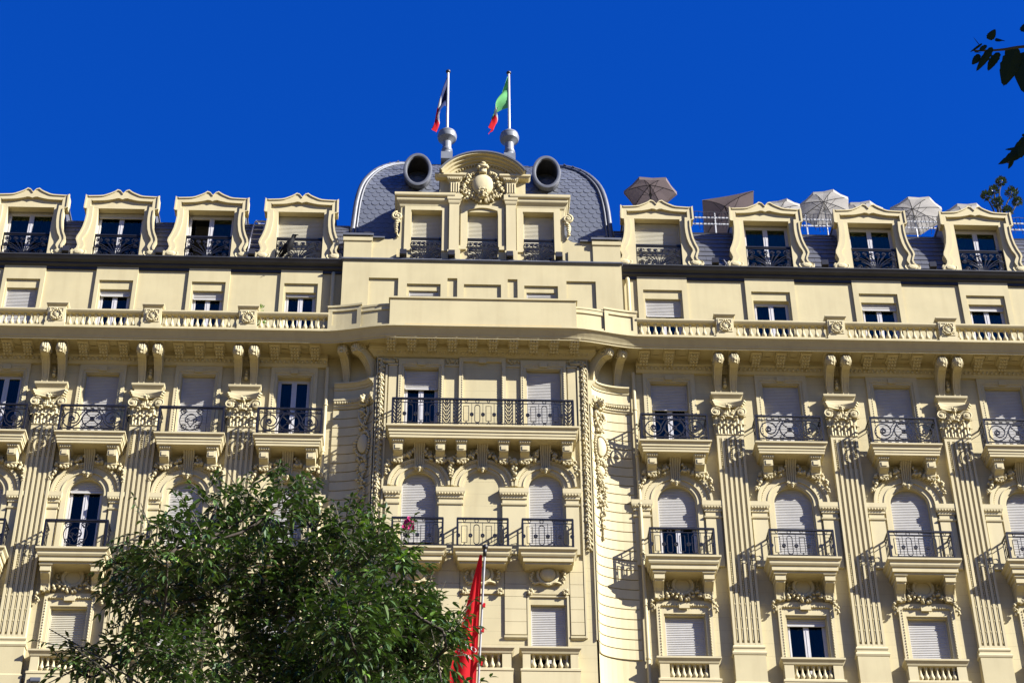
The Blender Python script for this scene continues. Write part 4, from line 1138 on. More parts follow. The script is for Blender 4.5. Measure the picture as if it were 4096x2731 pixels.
# segmental pediment
rP = 1.86; czP = 51.42 - rP
a0 = math.degrees(math.acos(1.60 / rP))
def seg(r, n=24, ex=0): return arc(0, czP, r, 180 - a0 + ex, a0 - ex, n)
mb = MB(); mb.ey([(-1.55, 49.5)] + seg(rP - .25) + [(1.55, 49.5)], YP - .02, YP + .35); mb.build('tympanum', 'stucco', PAV)
mb = MB()
for r0, r1, y in ((rP - .34, rP - .26, -.10), (rP - .262, rP - .18, -.20), (rP - .183, rP - .10, -.32), (rP - .103, rP - .04, -.44)): mb.strip_y(seg(r1), seg(r0), YP + y, YP + .5)
PD = mb.build('pediment', 'stucco_trim', PAV)
mb = MB(); mb.strip_y(seg(rP + .02), seg(rP - .045), YP - .48, 1.4); mb.build('pediment_capping', 'zinc', PD)
mb = MB()
for i in range(22):
    a = R(a0 + 8 + (180 - 2 * a0 - 16) * (i + .5) / 22); r = rP - .38; mb.blob((r * math.cos(a), YP - .07, czP + r * math.sin(a)), (.035, .05, .05), 0, a - PI / 2)
mb.build('egg_moulding', 'ornament', PD)['kind'] = 'stuff'
# cartouche with mask and foliage
mb = MB(); mb.lathe_y([(1.0, YP - .06), (.98, YP - .16), (.8, YP - .24), (.4, YP - .28), (.01, YP - .29)], 0, 50.02, 28, .40, .52)
CA = mb.build('cartouche', 'stucco_trim', PAV, smooth=True, auto=50)
mb = MB(); rg = random.Random(91)
for i in range(30):
    a = 2 * PI * i / 30; mb.blob((.43 * math.cos(a), YP - .10, 50.02 + .55 * math.sin(a)), (.05, .05, .05), .4, a, rg)
for s in (-1, 1):
    garland(mb, [(s * .25, 50.62), (s * .52, 50.38), (s * .62, 50.08), (s * .66, 49.86), (s * .80, 49.70)], .095, YP - .14, n=11, seed=95 + s)
    for k in range(7): leaf3(mb, s * (.12 + .10 * k), YP - .08, 49.18 + .07 * k, .08, .30, .12, a=s * R(12 * k))
    for k in range(12): mb.blob((s * rg.uniform(.35, .85), YP - .10, rg.uniform(49.3, 49.75)), (.09, .06, .05), .6, rg.random() * 3, rg)
    for k in range(6): mb.blob((s * rg.uniform(.60, .85), YP - .06, rg.uniform(49.9, 50.35)), (.08, .05, .05), .6, rg.random() * 3, rg)
mb.stack(-.13, .13, YP - .30, YP, [(-.02, 50.50), (.02, 50.55), (.0, 50.62), (.03, 50.78), (.05, 50.80), (.05, 50.86)]); mb.blob((0, YP - .25, 50.95), (.15, .14, .09), .3)
for s in (-1, 1): scroll_front(mb, s * .15, YP - .30, 50.76, .07, flip=s, turns=1.2, r_t=.025)
mb.build('foliage_ornament', 'ornament', CA, smooth=True)
mb = MB(); mascaron_head(mb, .0, YP - .28, 49.42, .46); mb.build('mask', 'ornament', CA, smooth=True)
# shoulders with volutes
for s in (-1, 1):
    A = [(3.0, 46.37), (3.0, 48.2)] + [(3.42 - .42 * math.cos(R(a)), 47.72 - .45 * math.sin(R(a)) + .15) for a in range(0, 91, 15)] + [(3.62, 47.42), (5.0, 47.42), (5.0, 46.37)]
    mb = MB(); mb.ey([(s * x, z) for x, z in A], YP + .0, YP + .45)
    mb.box(*sorted((s * 3.1, s * 4.0)), YP - .05, YP + .02, 46.38, 46.98); mb.box(*sorted((s * 4.0, s * 5.0)), YP - .10, YP + .02, 46.38, 47.22)
    mb.stack(*sorted((s * 4.02, s * 5.0)), YP - .10, YP + .4, [(.0, 47.20), (.04, 47.24), (.04, 47.40), (0, 47.42)]); mb.box(*sorted((s * 4.99, s * 4.7)), YP, 1.0, 46.36, 47.4)
    sh = mb.build('shoulder_wall', 'stucco', PAV)
    mb = MB(); mb.box(*sorted((s * 3.55, s * 4.08)), YP - .10, YP + .5, 47.425, 47.48); mb.box(*sorted((s * 3.95, s * 5.06)), YP - .16, YP + .5, 47.485, 47.57); mb.build('coping', 'zinc', sh)
    mb = MB(); x = s * 3.12
    scroll_front(mb, s * 3.12, YP - .06, 48.50, .20, flip=s, r_t=.05); mb.tube(smoothpath([(s * 3.05, YP - .05, 48.3), (s * 3.18, YP - .05, 48.1), (s * 3.14, YP - .05, 47.75), (s * 3.06, YP - .05, 47.5)], 4), .08, 6, r1=.03)
    for k in range(6): mb.blob((s * 3.14, YP - .10, 48.2 - .10 * k), (.07, .05, .06), .5)
    mb.build('volute', 'ornament', sh, smooth=True)

# ------------------------------------------------------------------ slate dome
DW, DY = 4.82, .46
PROF = [(46.36, 0.0), (47.6, .02), (48.8, .08), (49.9, .15), (50.85, .30), (51.6, .56), (52.3, .92), (52.95, 1.40), (53.35, 1.80), (53.75, 2.25), (54.05, 2.65), (54.18, 2.9)]
def dome_o(z):
    for (za, oa), (zb, ob) in zip(PROF[:-1], PROF[1:]):
        if za <= z <= zb: return oa + (ob - oa) * (z - za) / (zb - za)
    return PROF[-1][1] if z > PROF[-1][0] else 0
DD = 7.5
mb = MB(); mb.loft([[(-(DW - o), DY + o, z), (DW - o, DY + o, z), (DW - o, DY + DD - o, z), (-(DW - o), DY + DD - o, z)] for z, o in PROF]); DOME = mb.build('dome', 'zinc_dark', H)
# arc-length table up the front
AL = [0.0]; ZS = [46.36 + i * .02 for i in range(392)]
for za, zb in zip(ZS[:-1], ZS[1:]): AL.append(AL[-1] + math.hypot(zb - za, dome_o(zb) - dome_o(za)))
def at_len(s):
    lo, hi = 0, len(AL) - 1
    while hi - lo > 1:
        m_ = (lo + hi) // 2
        if AL[m_] <= s: lo = m_
        else: hi = m_
    return ZS[lo] + (ZS[hi] - ZS[lo]) * (s - AL[lo]) / max(1e-6, AL[hi] - AL[lo])
def scale_shape(w, h, n=6):
    """fish-scale slate outline in (u, v), v up; round lower edge"""
    P = [(w, h)] + [(w * math.cos(R(a)), w * 0.95 * math.sin(R(a))) for a in range(0, -181, -180 // n)] + [(-w, h)]
    return P
def slate_at(side, u, v, w, h):
    """vertices of one slate lying on the dome: side 0 front, -1 / 1 flanks"""
    vs = []
    for k, (lift0, lift1) in enumerate(((.010, .034), (-.01, .012))):
        for (a, b) in scale_shape(w, h):
            z = at_len(max(0, v + b)); o = dome_o(z); lift = lift1 + (lift0 - lift1) * min(1, max(0, (b + w) / (h + w)))
            if side == 0: vs.append((u + a, DY + o - lift, z))
            else: vs.append((side * (DW - o + lift), DY + u - (a * side), z))
    return vs
SL = []
RP, CPW = .235, .285
smax = AL[-1]; r = 0; v = .25
while v < smax - .15:
    z = at_len(v); o = dome_o(z)
    # front row
    half = DW - o - .10; off = (r % 2) * CPW / 2
    n = int(half / CPW)
    for i in range(-n - 1, n + 2):
        u = i * CPW + off
        if abs(u) < half - .03:
            if z < 49.3 and abs(u) < 2.9: continue
            if z < 50.5 and abs(u) < 1.5: continue
            SL.append((abs(u) * 0 + (0 if z < 53.2 else 1), 0, u, v))
    for s in (-1, 1):
        n = int((DD / 2) / CPW)
        for i in range(int(DD / CPW)):
            u = o + .12 + i * CPW + off
            if u < DD - o - .1: SL.append((2 + i, s, u, v))
    v += RP; r += 1
SL.sort(key=lambda t: (t[0], t[3]))
fz = len(scale_shape(.1, .1))
def slate_faces(o=0):
    return [tuple(range(fz)), tuple(range(2 * fz - 1, fz - 1, -1))] + [(i, fz + i, fz + (i + 1) % fz, (i + 1) % fz) for i in range(fz)]
SF = slate_faces()
for k, (_, side, u, v) in enumerate(SL[:300]):
    me = bpy.data.meshes.new('slate'); me.from_pydata(slate_at(side, u, v, CPW * .485, RP * 1.5), [], SF); me.materials.append(M['fish_slate']); put('slate', me, DOME)
vs = []; fs = []
for _, side, u, v in SL[300:]:
    o_ = len(vs); vs += slate_at(side, u, v, CPW * .485, RP * 1.5); fs += [tuple(i + o_ for i in f) for f in SF]
me = bpy.data.meshes.new('slate_courses'); me.from_pydata(vs, [], fs); me.materials.append(M['fish_slate']); o_ = put('slate_courses', me, DOME); o_['kind'] = 'stuff'
# hips and ridge in zinc
for s in (-1, 1):
    mb = MB(); pts = [(s * (DW - o + .02), DY + o - .02, z) for z, o in PROF]; pts = smoothpath(pts, 3)
    mb.tube(pts, .10, 8); mb.tube([(x - s * .14, y - .03, z) for x, y, z in pts], .045, 6); mb.tube([(x + s * .03, y + .14, z) for x, y, z in pts], .045, 6)
    mb.build('zinc_hip', 'zinc', DOME, smooth=True)
mb = MB(); zt = 54.18; ot = 2.9
for dz, dy, r in ((.05, -.05, .09), (-.12, -.22, .08)):
    mb.tube([(-(DW - ot), DY + ot + dy, zt + dz), (DW - ot, DY + ot + dy, zt + dz)], r, 8)
mb.box(-(DW - ot) + .02, DW - ot - .02, DY + ot - .02, DY + DD - ot, zt - .1, zt + .08)
mb.build('zinc_ridge', 'zinc', DOME, smooth=True, auto=40)
# oval bull's-eye dormers
def oculus(mb, rx, rz, y0, y1, cx, cz, n=32, outer=True):
    return [(cx + rx * math.cos(2 * PI * j / n), y0, cz + rz * math.sin(2 * PI * j / n)) for j in range(n)]
for s in (-1, 1):
    cx, cz = s * 2.44, 51.26; mb = MB()
    cz = 51.44
    rg_ = [oculus(mb, .40, .66, 1.25, 0, cx, cz), oculus(mb, .41, .67, .44, 0, cx, cz), oculus(mb, .52, .80, .44, 0, cx, cz), oculus(mb, .50, .78, .52, 0, cx, cz), oculus(mb, .50, .78, 2.3, 0, cx, cz)]
    mb.loft(rg_, caps=False); oc = mb.build('oval_dormer', 'oculus_paint', DOME, smooth=True, auto=35)
    mb = MB(); mb.loft([oculus(mb, .40, .66, .46, 0, cx, cz), oculus(mb, .42, .68, .38, 0, cx, cz), oculus(mb, .47, .74, .36, 0, cx, cz), oculus(mb, .53, .81, .38, 0, cx, cz), oculus(mb, .55, .83, .44, 0, cx, cz), oculus(mb, .54, .82, .56, 0, cx, cz), oculus(mb, .50, .78, .58, 0, cx, cz)], caps=False); mb.build('rim', 'zinc', oc, smooth=True, auto=50)
    mb = MB(); mb.lathe_y([(.60, 1.14), (.60, 1.12), (.005, 1.12)], cx, cz - .30, 24, .6, .95); mb.build('pane', 'curtain_dark', oc)
    mb = MB(); A = [(cx + .40 * math.cos(R(a)), cz - .45 + .62 * math.sin(R(a))) for a in range(0, 181, 12)]; B = [(cx + .33 * math.cos(R(a)), cz - .45 + .55 * math.sin(R(a))) for a in range(0, 181, 12)]
    mb.strip_y(A, B, 1.0, 1.1); mb.build('frame', 'grey_paint', oc)

# ------------------------------------------------------------------ mansard roofs, gutters, dormers
MP = [(46.38, -.12), (46.9, .0), (47.6, .17), (48.2, .36), (48.6, .56), (48.9, .82), (49.12, 1.15), (49.25, 1.5)]
ML = [0.0]
for (za, ya), (zb, yb) in zip(MP[:-1], MP[1:]): ML.append(ML[-1] + math.hypot(zb - za, yb - ya))
def mans(s):
    for i in range(len(ML) - 1):
        if s <= ML[i + 1] or i == len(ML) - 2:
            t = (s - ML[i]) / (ML[i + 1] - ML[i]); (za, ya), (zb, yb) = MP[i], MP[i + 1]
            l = ML[i + 1] - ML[i]; return ya + (yb - ya) * t, za + (zb - za) * t, (yb - ya) / l, (zb - za) / l
OUT = [(1.33, 3.08), (1.34, 2.40), (1.22, 2.40), (1.21, 2.05), (1.23, 1.75), (1.27, 1.45), (1.34, 1.18), (1.42, .96), (1.44, .82), (1.38, .64), (1.35, .52), (1.38, .38), (1.48, .26), (1.54, .14), (1.53, 0)]
INN = [(1.12, 2.86), (1.12, 2.52), (1.02, 2.52), (1.00, 2.05), (1.01, 1.75), (1.05, 1.42), (1.12, 1.14), (1.22, .93), (1.23, .82), (1.16, .66), (1.13, .54), (1.16, .45), (1.20, .36), (1.18, .26), (1.10, .20)]
def hump(x, w, h): 
    ax = abs(x) / w
    return h * (math.exp(-((ax - .13) / .12) ** 2) * 1.0 + .45 * math.exp(-((ax - .32) / .16) ** 2)) - .06 * ax
def dormer_mesh():
    mb = MB()
    tops = [-1 + 2 * i / 24 for i in range(25)]
    A = [(-x, z) for x, z in OUT[::-1]] + [(t * 1.26, 3.08 + hump(t, 1, .27)) for t in tops] + OUT
    B = [(-x, z) for x, z in INN[::-1]] + [(t * 1.08, 2.86 + hump(t, 1, .09)) for t in tops] + INN
    mb.strip_y(A, B, -.20, .18)
    C = [(-.84, z) for x, z in INN[::-1]] + [(t * .84, 2.50) for t in tops] + [(.84, z) for x, z in INN]
    C = [(x, min(z, 2.50)) for x, z in C]; C[0] = (-.84, 0); C[-1] = (.84, 0)
    B2 = [(x * (1.005), z) for x, z in B]; B2[0] = (-1.2, 0); B2[-1] = (1.2, 0)
    mb.strip_y(B2, C, -.10, .30)
    # thin fillet on the outer edge
    D = [(x * 1.012, z * 1.004 + .0) for x, z in A]; E_ = [(x * .965, z * .988) for x, z in A]
    mb.strip_y(D, E_, -.235, -.15)
    # scrolled foot
    for s in (-1, 1):
        mb.lathe_y([(.01, -.27), (.10, -.26), (.16, -.22), (.17, -.15)], s * 1.30, .19, 16, 1.25, .85)
        mb.tube([(s * (1.30 + .27 * math.cos(R(a))), -.205, .20 + .19 * math.sin(R(a))) for a in range(-200, 60, 20)], .035, 5)
    mb.v = [(x, y, z * .937) for x, y, z in mb.v]
    return mb.mesh('dormer', 'stucco_trim')
def cheek_mesh(s):
    mb = MB()
    if True:
        a, b = sorted((s * 1.18, s * 1.12)); mb.ex([(.10, .2), (.10, 3.0), (1.9, 3.0), (1.0, 2.3), (.2, .2)], a, b)
    mb.v = [(x, y, z * .937) for x, y, z in mb.v]
    return mb.mesh('cheek', 'zinc')
def droof_mesh():
    mb = MB(); mb.ex([(-.16, 3.0), (-.16, 3.10), (2.6, 3.10), (2.6, 3.0)], -1.22, 1.22); mb.ex([(.17, 2.5), (.17, 3.01), (2.0, 3.01), (2.0, 2.95), (.3, 2.95), (.3, 2.5)], -1.1, 1.1)
    mb.v = [(x, y, z * .937) for x, y, z in mb.v]
    return mb.mesh('dormer_roof', 'zinc')
DZ = 46.40
LD = [x - .17 for x in LB]; RD = [6.44, 10.48, 14.36, 18.33]   # dormer axes stand slightly off the bays below
for bi, x in enumerate(LD + RD):
    d = put('dormer', cached('dormer', dormer_mesh), H, (x, -.04, DZ))
    put('cheek', cached('cheekl', lambda: cheek_mesh(-1)), d); put('cheek', cached('cheekr', lambda: cheek_mesh(1)), d); put('dormer_roof', cached('droof', droof_mesh), d)
    window(d, 0, .30, .84, .02, 2.34, DOR[bi], sub=True, curt='curtain_dark' if x < 0 else 'curtain_blue', smat='shutter_cream', ajar=(bi == 1))
    railing(d, ('flower', .83, 1.14, .02), (0, .04, .02), belly=.12)
ds = .27
for sx, bx in ((-1, LD), (1, RD)):
    x0, x1 = (XL, -4.9) if sx < 0 else (4.9, XR)
    # roof skin sits behind the dormer fronts
    mb = MB(); rings = [[(x0, y + .05, z), (x1, y + .05, z), (x1, y + .25, z), (x0, y + .25, z)] for z, y in MP]
    fs_gaps = []
    gaps = []
    ed = sorted(bx)
    pts = [x0] + sum([[c - 1.16, c + 1.16] for c in ed], []) + [x1]
    gaps = [(pts[i], pts[i + 1]) for i in range(0, len(pts), 2)]
    for a, b in gaps: mb.loft([[(a, y + .03, z), (b, y + .03, z), (b, y + .3, z), (a, y + .3, z)] for z, y in MP])
    MR = mb.build('mansard_roof', 'zinc_dark', H)
    for a, b in gaps:
        s = 0.0; row = 0
        while s < ML[-1] - .05:
            s2 = min(s + ds * 1.12, ML[-1]); n = max(1, round((b - a) / .62)); wv = (b - a) / n; off = (row % 2) * .5
            cuts = sorted({a, b} | {a + (i + off) * wv for i in range(n + 1) if a + .1 < a + (i + off) * wv < b - .1})
            for xa, xb in zip(cuts[:-1], cuts[1:]):
                mb = MB(); y0, z0, ty, tz = mans(s); y1, z1, _, _ = mans(s2)
                ny, nz = -tz, ty
                f = lambda y, z, l: (y + ny * l, z + nz * l)
                p0, p1, q0, q1 = f(y0, z0, .035), f(y1, z1, .008), f(y0, z0, .005), f(y1, z1, -.015)
                mb.add([(xa + .004, *p0), (xb - .004, *p0), (xb - .004, *p1), (xa + .004, *p1), (xa + .004, *q0), (xb - .004, *q0), (xb - .004, *q1), (xa + .004, *q1)],
                       [(0, 1, 2, 3), (7, 6, 5, 4), (0, 4, 5, 1), (1, 5, 6, 2), (2, 6, 7, 3), (3, 7, 4, 0)])
                mb.build('slate', 'slate', MR)
            s += ds; row += 1
    mb = MB(); G = [(.0, 45.95), (-.06, 45.95), (-.06, 46.05), (-.12, 46.08), (-.16, 46.12), (-.16, 46.18), (-.22, 46.20), (-.28, 46.24), (-.33, 46.32), (-.36, 46.36), (-.36, 46.40), (-.34, 46.42), (.2, 46.42), (.2, 45.95)]
    a, b = (XL, -5.02) if sx < 0 else (5.02, XR)
    mb.ex(G, a, b); mb.build('gutter', 'gutter_metal', H)
    mb = MB(); mb.box(*((XL, -4.6) if sx < 0 else (4.6, XR)), 1.3, 13, 49.0, 49.28); mb.box(*((XL, -4.6) if sx < 0 else (4.6, XR)), 12.5, 13, 46, 49.0); mb.build('flat_roof', 'flat_roof', H)
    mb = MB(); xe = XL if sx < 0 else XR; mb.box(*sorted((xe, xe - sx * .3)), .3, 13, 46.3, 49.2); mb.build('end_wall', 'stucco_wall', H)
# lantern urns on the ridge that carry the flagpoles
UY = 3.0
for s in (-1, 1):
    x = s * 1.25 - .10; mb = MB(); mb.box(x - .23, x + .23, UY - .23, UY + .23, 54.2, 54.56)
    mb.lathe([(.21, 0), (.22, .05), (.21, .10), (.18, .13), (.22, .20), (.22, .27), (.18, .32), (.18, .66), (.24, .74), (.36, .84), (.39, .94), (.39, 1.04), (.35, 1.06), (.37, 1.10), (.36, 1.16), (.28, 1.20), (.20, 1.24), (.18, 1.34), (.13, 1.40), (.08, 1.46), (.02, 1.48)], x, UY, 20, 54.56)
    mb.build('urn', 'grey_paint', H, smooth=True, auto=30)
CROWN = [(-2.58, -42.33, 9.62, 0.16), (-2.86, -42.16, 9.61, 0.22), (-3.03, -42.35, 9.66, 0.11), (-2.56, -41.76, 10.13, 0.13), (-2.37, -41.55, 9.91, 0.23), (-2.08, -41.6, 9.78, 0.21), (-1.84, -42.02, 9.57, 0.13), (-1.8, -42.17, 9.41, 0.09), (-3.15, -42.49, 9.22, 0.21), (-3.33, -42.59, 9.01, 0.21), (-3.67, -41.75, 9.37, 0.17), (-3.79, -41.75, 9.4, 0.1), (-2.76, -41.54, 9.55, 0.35), (-2.28, -41.55, 9.47, 0.35), (-1.8, -42.46, 9.02, 0.28), (-1.74, -41.96, 9.38, 0.11), (-3.1, -41.65, 9.24, 0.34), (-3.48, -41.47, 9.22, 0.29), (-2.57, -41.43, 9.14, 0.41), (-1.99, -42.62, 8.42, 0.38), (-1.71, -41.84, 8.93, 0.32), (-1.46, -41.74, 8.98, 0.2), (-1.32, -42.28, 8.62, 0.12), (-3.47, -42.04, 8.54, 0.25), (-3.81, -41.75, 8.6, 0.15), (-3.98, -42.02, 8.38, 0.11), (-3.09, -42.3, 8.26, 0.33), (-2.71, -41.39, 8.67, 0.39), (-2.17, -41.89, 8.38, 0.4), (-1.81, -41.43, 8.74, 0.39), (-1.51, -41.48, 8.75, 0.23), (-1.36, -42.11, 8.49, 0.13), (-3.58, -42.1, 8.94, 0.17), (-1.61, -42.19, 8.92, 0.14), (-2.33, -41.53, 7.99, 0.75), (-2.97, -42.69, 7.41, 0.62), (-1.51, -42.68, 7.46, 0.59), (-3.73, -41.81, 7.91, 0.43), (-1.06, -42.33, 7.7, 0.35), (-2.57, -41.95, 7.2, 0.79), (-1.8, -42.04, 7.17, 0.75), (-3.13, -42.24, 7.07, 0.58)]
SPRIGS = [((-3.63, -41.7, 9.8), (-3.73, -41.7, 10.04)), ((-3.3, -42.05, 9.73), (-3.39, -42.05, 9.87)), ((-2.63, -41.92, 10.1), (-2.64, -41.92, 10.24)), ((-2.87, -42.09, 9.83), (-3.03, -42.09, 10.12)), ((-2.41, -42.11, 9.94), (-2.45, -42.11, 10.09)), ((-2.01, -41.76, 9.89), (-1.96, -41.76, 10.0)), ((-1.82, -42.26, 9.58), (-1.83, -42.26, 9.7)), ((-3.73, -41.84, 9.42), (-3.92, -41.84, 9.39)), ((-3.8, -42.16, 8.43), (-4.2, -42.16, 8.66)), ((-3.88, -42.19, 8.37), (-4.15, -42.19, 8.2)), ((-3.71, -42.27, 8.26), (-4.05, -42.27, 8.51)), ((-1.41, -41.76, 9.08), (-1.3, -41.76, 9.34)), ((-1.24, -41.86, 8.91), (-1.1, -41.86, 9.1)), ((-3.53, -42.29, 8.94), (-3.72, -42.29, 8.87)), ((-1.63, -41.72, 9.74), (-1.55, -41.72, 9.91)), ((-3.71, -42.05, 9.49), (-3.85, -42.05, 9.44)), ((-1.21, -41.93, 8.77), (-1.1, -41.93, 8.73)), ((-2.68, -42.12, 10.05), (-2.55, -42.12, 10.1)), ((-3.16, -42.03, 9.98), (-3.09, -42.03, 10.09)), ((-1.62, -42.07, 9.43), (-1.5, -42.07, 9.45))]

# ------------------------------------------------------------------ flags on the roof
def flag_mesh(mats, zt, hoist, fly, lean, seed, spread):
    rg = random.Random(seed); nu, nv = 30, 12; vs = []; fs = []; mi = []
    for i in range(nu + 1):
        u = i / nu
        for j in range(nv + 1):
            v = j / nv
            # limp cloth: hoist on the pole, fly edge falling straight down
            ztop = zt - .10 - fly * .86 * u ** 1.05; zbot = ztop - hoist * (1 - .72 * u) * .92
            z = ztop + (zbot - ztop) * v
            fold = math.sin(v * 8.5 + u * 2.2 + seed) 
            x = -.03 - lean * u - spread * math.sin(PI * min(1, u * 1.35 + .12)) * (v ** .8) * .55 - .05 * u * fold * (1 + u)
            y = .16 * math.sin(PI * min(1, u + .15)) * math.cos(v * 8.5 + u * 2.2 + seed) - .05 * u
            if i == 0: x, y = -.03, 0
            vs.append((x, y, z))
    for i in range(nu):
        for j in range(nv):
            a = i * (nv + 1) + j; fs.append((a, a + 1, a + nv + 2, a + nv + 1)); mi.append(0 if i < nu * .42 else 1 if i < nu * .68 else 2)
    me = bpy.data.meshes.new('flag'); me.from_pydata(vs, [], fs)
    for m_ in mats: me.materials.append(M[m_])
    me.polygons.foreach_set('material_index', mi); me.polygons.foreach_set('use_smooth', [True] * len(fs)); me.update()
    return me
for s, lab, mats, lean, spread, seed in ((-1, 'white flagpole with limp navy, white and red tricolour flag', ('flag_navy', 'flag_white', 'red_cloth'), .50, .26, 1), (1, 'white flagpole with drooping green, white and red tricolour flag', ('flag_green', 'flag_white', 'red_cloth'), .72, .80, 4)):
    fp = thing('flagpole', lab, 'flag', (s * 1.25 - .10, UY, 56.0))
    mb = MB(); mb.tube([(0, 0, 0), (0, 0, 3.15)], .056, 10, r1=.05); mb.build('pole', 'pole_white', fp, smooth=True, auto=40)
    mb = MB(); mb.lathe([(.02, 3.5), (.07, 3.53), (.10, 3.58), (.10, 3.62), (.06, 3.68), (.01, 3.70)], 0, 0, 12, -.4); mb.build('finial', 'black_plastic', fp, smooth=True)
    put('flag', flag_mesh(mats, 3.12, 1.95, 3.3, lean, seed, spread), fp)

# ------------------------------------------------------------------ red banner on a slanting facade pole
BT, BB = Vector((.02, -3.4, 32.62)), Vector((-.15, -1.75, 28.5))
bn = thing('banner_flag', 'red banner with white lettering tied to a slanting pole in front of facade', 'flag', (0, 0, 0))
ax = (BB - BT); Ln = ax.length; ax.normalize()
wall_pt = BB + ax * 0.55
mb = MB(); mb.tube([tuple(BT), tuple(wall_pt)], .034, 10); mb.box(wall_pt.x - .12, wall_pt.x + .12, wall_pt.y, -.55, wall_pt.z - .15, wall_pt.z + .12); mb.build('pole', 'aluminium', bn, smooth=True, auto=40)
mb = MB(); mb.blob(tuple(BT - ax * .03), (.11, .11, .10), 0); mb.tube([tuple(BT), tuple(BT + ax * .25)], .06, 10); mb.build('knob', 'black_plastic', bn, smooth=True)
def ban(s, q, lift=0.0):
    """s 0..1 down the pole, q 0..1 across the cloth; gentle vertical folds"""
    p = BT + ax * (.18 + (Ln - .30) * s)
    wd = (.10 + .80 * s ** 0.95) * (1 + .10 * math.sin(2.2 * s))
    sag = .38 * s * q * q
    f = .055 * math.sin(q * 7.0 + s * 1.5) * (.25 + s)
    return Vector((p.x - .07 - wd * q * .86 , p.y + .05 + f * .9 - .25 * q * s - lift, p.z + (.30 * q * s if s < .999 else .30 * q) - sag * .2))
vs = []; fs = []; nu, nv = 40, 24
for i in range(nu + 1):
    for j in range(nv + 1): vs.append(tuple(ban(i / nu, j / nv)))
for i in range(nu):
    for j in range(nv): a = i * (nv + 1) + j; fs.append((a, a + 1, a + nv + 2, a + nv + 1))
me = bpy.data.meshes.new('cloth'); me.from_pydata(vs, [], fs); me.materials.append(M['red_cloth']); me.polygons.foreach_set('use_smooth', [True] * len(fs)); put('cloth', me, bn)
mb = MB()
for s in (.36, .54, .78, .985):
    p = ban(s, 0); mb.tube([tuple(p), tuple(p + Vector((.06, -.02, .02))), tuple(p + Vector((.15, -.05, -.05)))], .035, 5); mb.box(p.x + .08, p.x + .16, p.y - .08, p.y - .02, p.z - .14, p.z - .01)
mb.build('tie', 'red_cloth', bn)
def banner_text(body, s0, q0, size, vert=False):
    cu = bpy.data.curves.new('lettering', 'FONT'); cu.body = body; cu.size = 1.0; cu.resolution_u = 3
    to = bpy.data.objects.new('lettering', cu); col.objects.link(to)
    dg = bpy.context.evaluated_depsgraph_get(); me0 = to.evaluated_get(dg).to_mesh()
    V_ = [tuple(v.co) for v in me0.vertices]; F_ = [tuple(p.vertices) for p in me0.polygons]
    bpy.data.objects.remove(to); bpy.data.curves.remove(cu)
    wd = lambda s: .10 + .80 * s
    out = []
    for (x, y, z) in V_:
        if vert: x, y = -y, x          # run up the cloth
        s = s0 - y * size / Ln; q = q0 - x * size / (wd(s0) * .86)
        out.append(tuple(ban(s, q, .012)))
    me = bpy.data.meshes.new('lettering'); me.from_pydata(out, [], F_); me.materials.append(M['letter_white']); return put('lettering', me, bn)
banner_text('OLO', .72, .84, .22); banner_text('APAS', .785, .66, .115); banner_text('S', .69, 1.02, .16); banner_text('S', .76, .86, .115)
banner_text('&', .56, .62, .17, True)

# ------------------------------------------------------------------ roof terrace: parasols, railing, shrub
TZ = 49.28
def parasol(x, y, rim, r, n, mat, lab, yaw=0.0, tilt=0.0, group=None, bow=.0):
    t = thing('parasol', lab, 'umbrella', (x, y, TZ), R(yaw), group)
    T = Matrix.Translation((0, 0, rim - TZ)) @ Matrix.Rotation(R(tilt), 4, 'X') 
    rise = r * (.32 if n > 4 else .42)
    cv = MB(); rows = 5; rings = []
    for k in range(rows + 1):
        f = 1 - k / rows; ring = []
        for j in range(n * 2):
            a = PI * j / n; rr = r * f * (1 if j % 2 == 0 else math.cos(PI / n) * (1.0 - .02)); 
            zz = rise * (1 - f ** 1.5) - (.0 if j % 2 == 0 else .03 * f)
            ring.append(tuple(T @ Vector((max(rr, .01) * math.cos(a), max(rr, .01) * math.sin(a), zz))))
        rings.append(ring)
    val = [tuple(T @ Vector((r * 1.0 * (1 if j % 2 == 0 else math.cos(PI / n) * .98) * math.cos(PI * j / n), r * (1 if j % 2 == 0 else math.cos(PI / n) * .98) * math.sin(PI * j / n), -.14 if n > 4 else -.02))) for j in range(n * 2)]
    cv.loft([val] + rings, caps=False); cv.build('canopy', mat, t)
    rb = MB()
    for j in range(n):
        a = 2 * PI * j / n; pts = []
        for k in range(rows + 1):
            f = 1 - k / rows; pts.append(tuple(T @ Vector((r * f * math.cos(a), r * f * math.sin(a), rise * (1 - f ** 1.5) - .03))))
        rb.tube(pts, .013, 4); rb.tube([tuple(T @ Vector((r * .52 * math.cos(a), r * .52 * math.sin(a), rise * .58))), tuple(T @ Vector((.03 * math.cos(a), .03 * math.sin(a), -.18)))], .010, 4)
    rb.build('ribs', 'dark_rib', t)
    pl = MB(); top = T @ Vector((0, 0, rise)); pl.tube([(0, 0, 0), tuple(T @ Vector((0, 0, -.15))), tuple(top)], .025, 8); pl.lathe([(.02, 0), (.06, .02), (.06, .1), (.02, .12)], 0, 0, 8, rim - TZ - .25); pl.build('pole', 'dark_rib' if mat == 'taupe_cloth' else 'pole_white', t)
    bs = MB(); bs.lathe([(.30, 0), (.30, .05), (.08, .08), (.04, .30)], 0, 0, 12); bs.build('base', 'dark_rib', t)
parasol(6.70, 3.0, 52.85, 1.05, 6, 'taupe_cloth', 'taupe hexagonal parasol rising behind the dormer nearest the dome', 0, 3)
parasol(9.75, 3.2, 51.85, 1.45, 4, 'taupe_cloth', 'taupe square parasol with a raised corner tilted over the terrace railing', 38, -14)
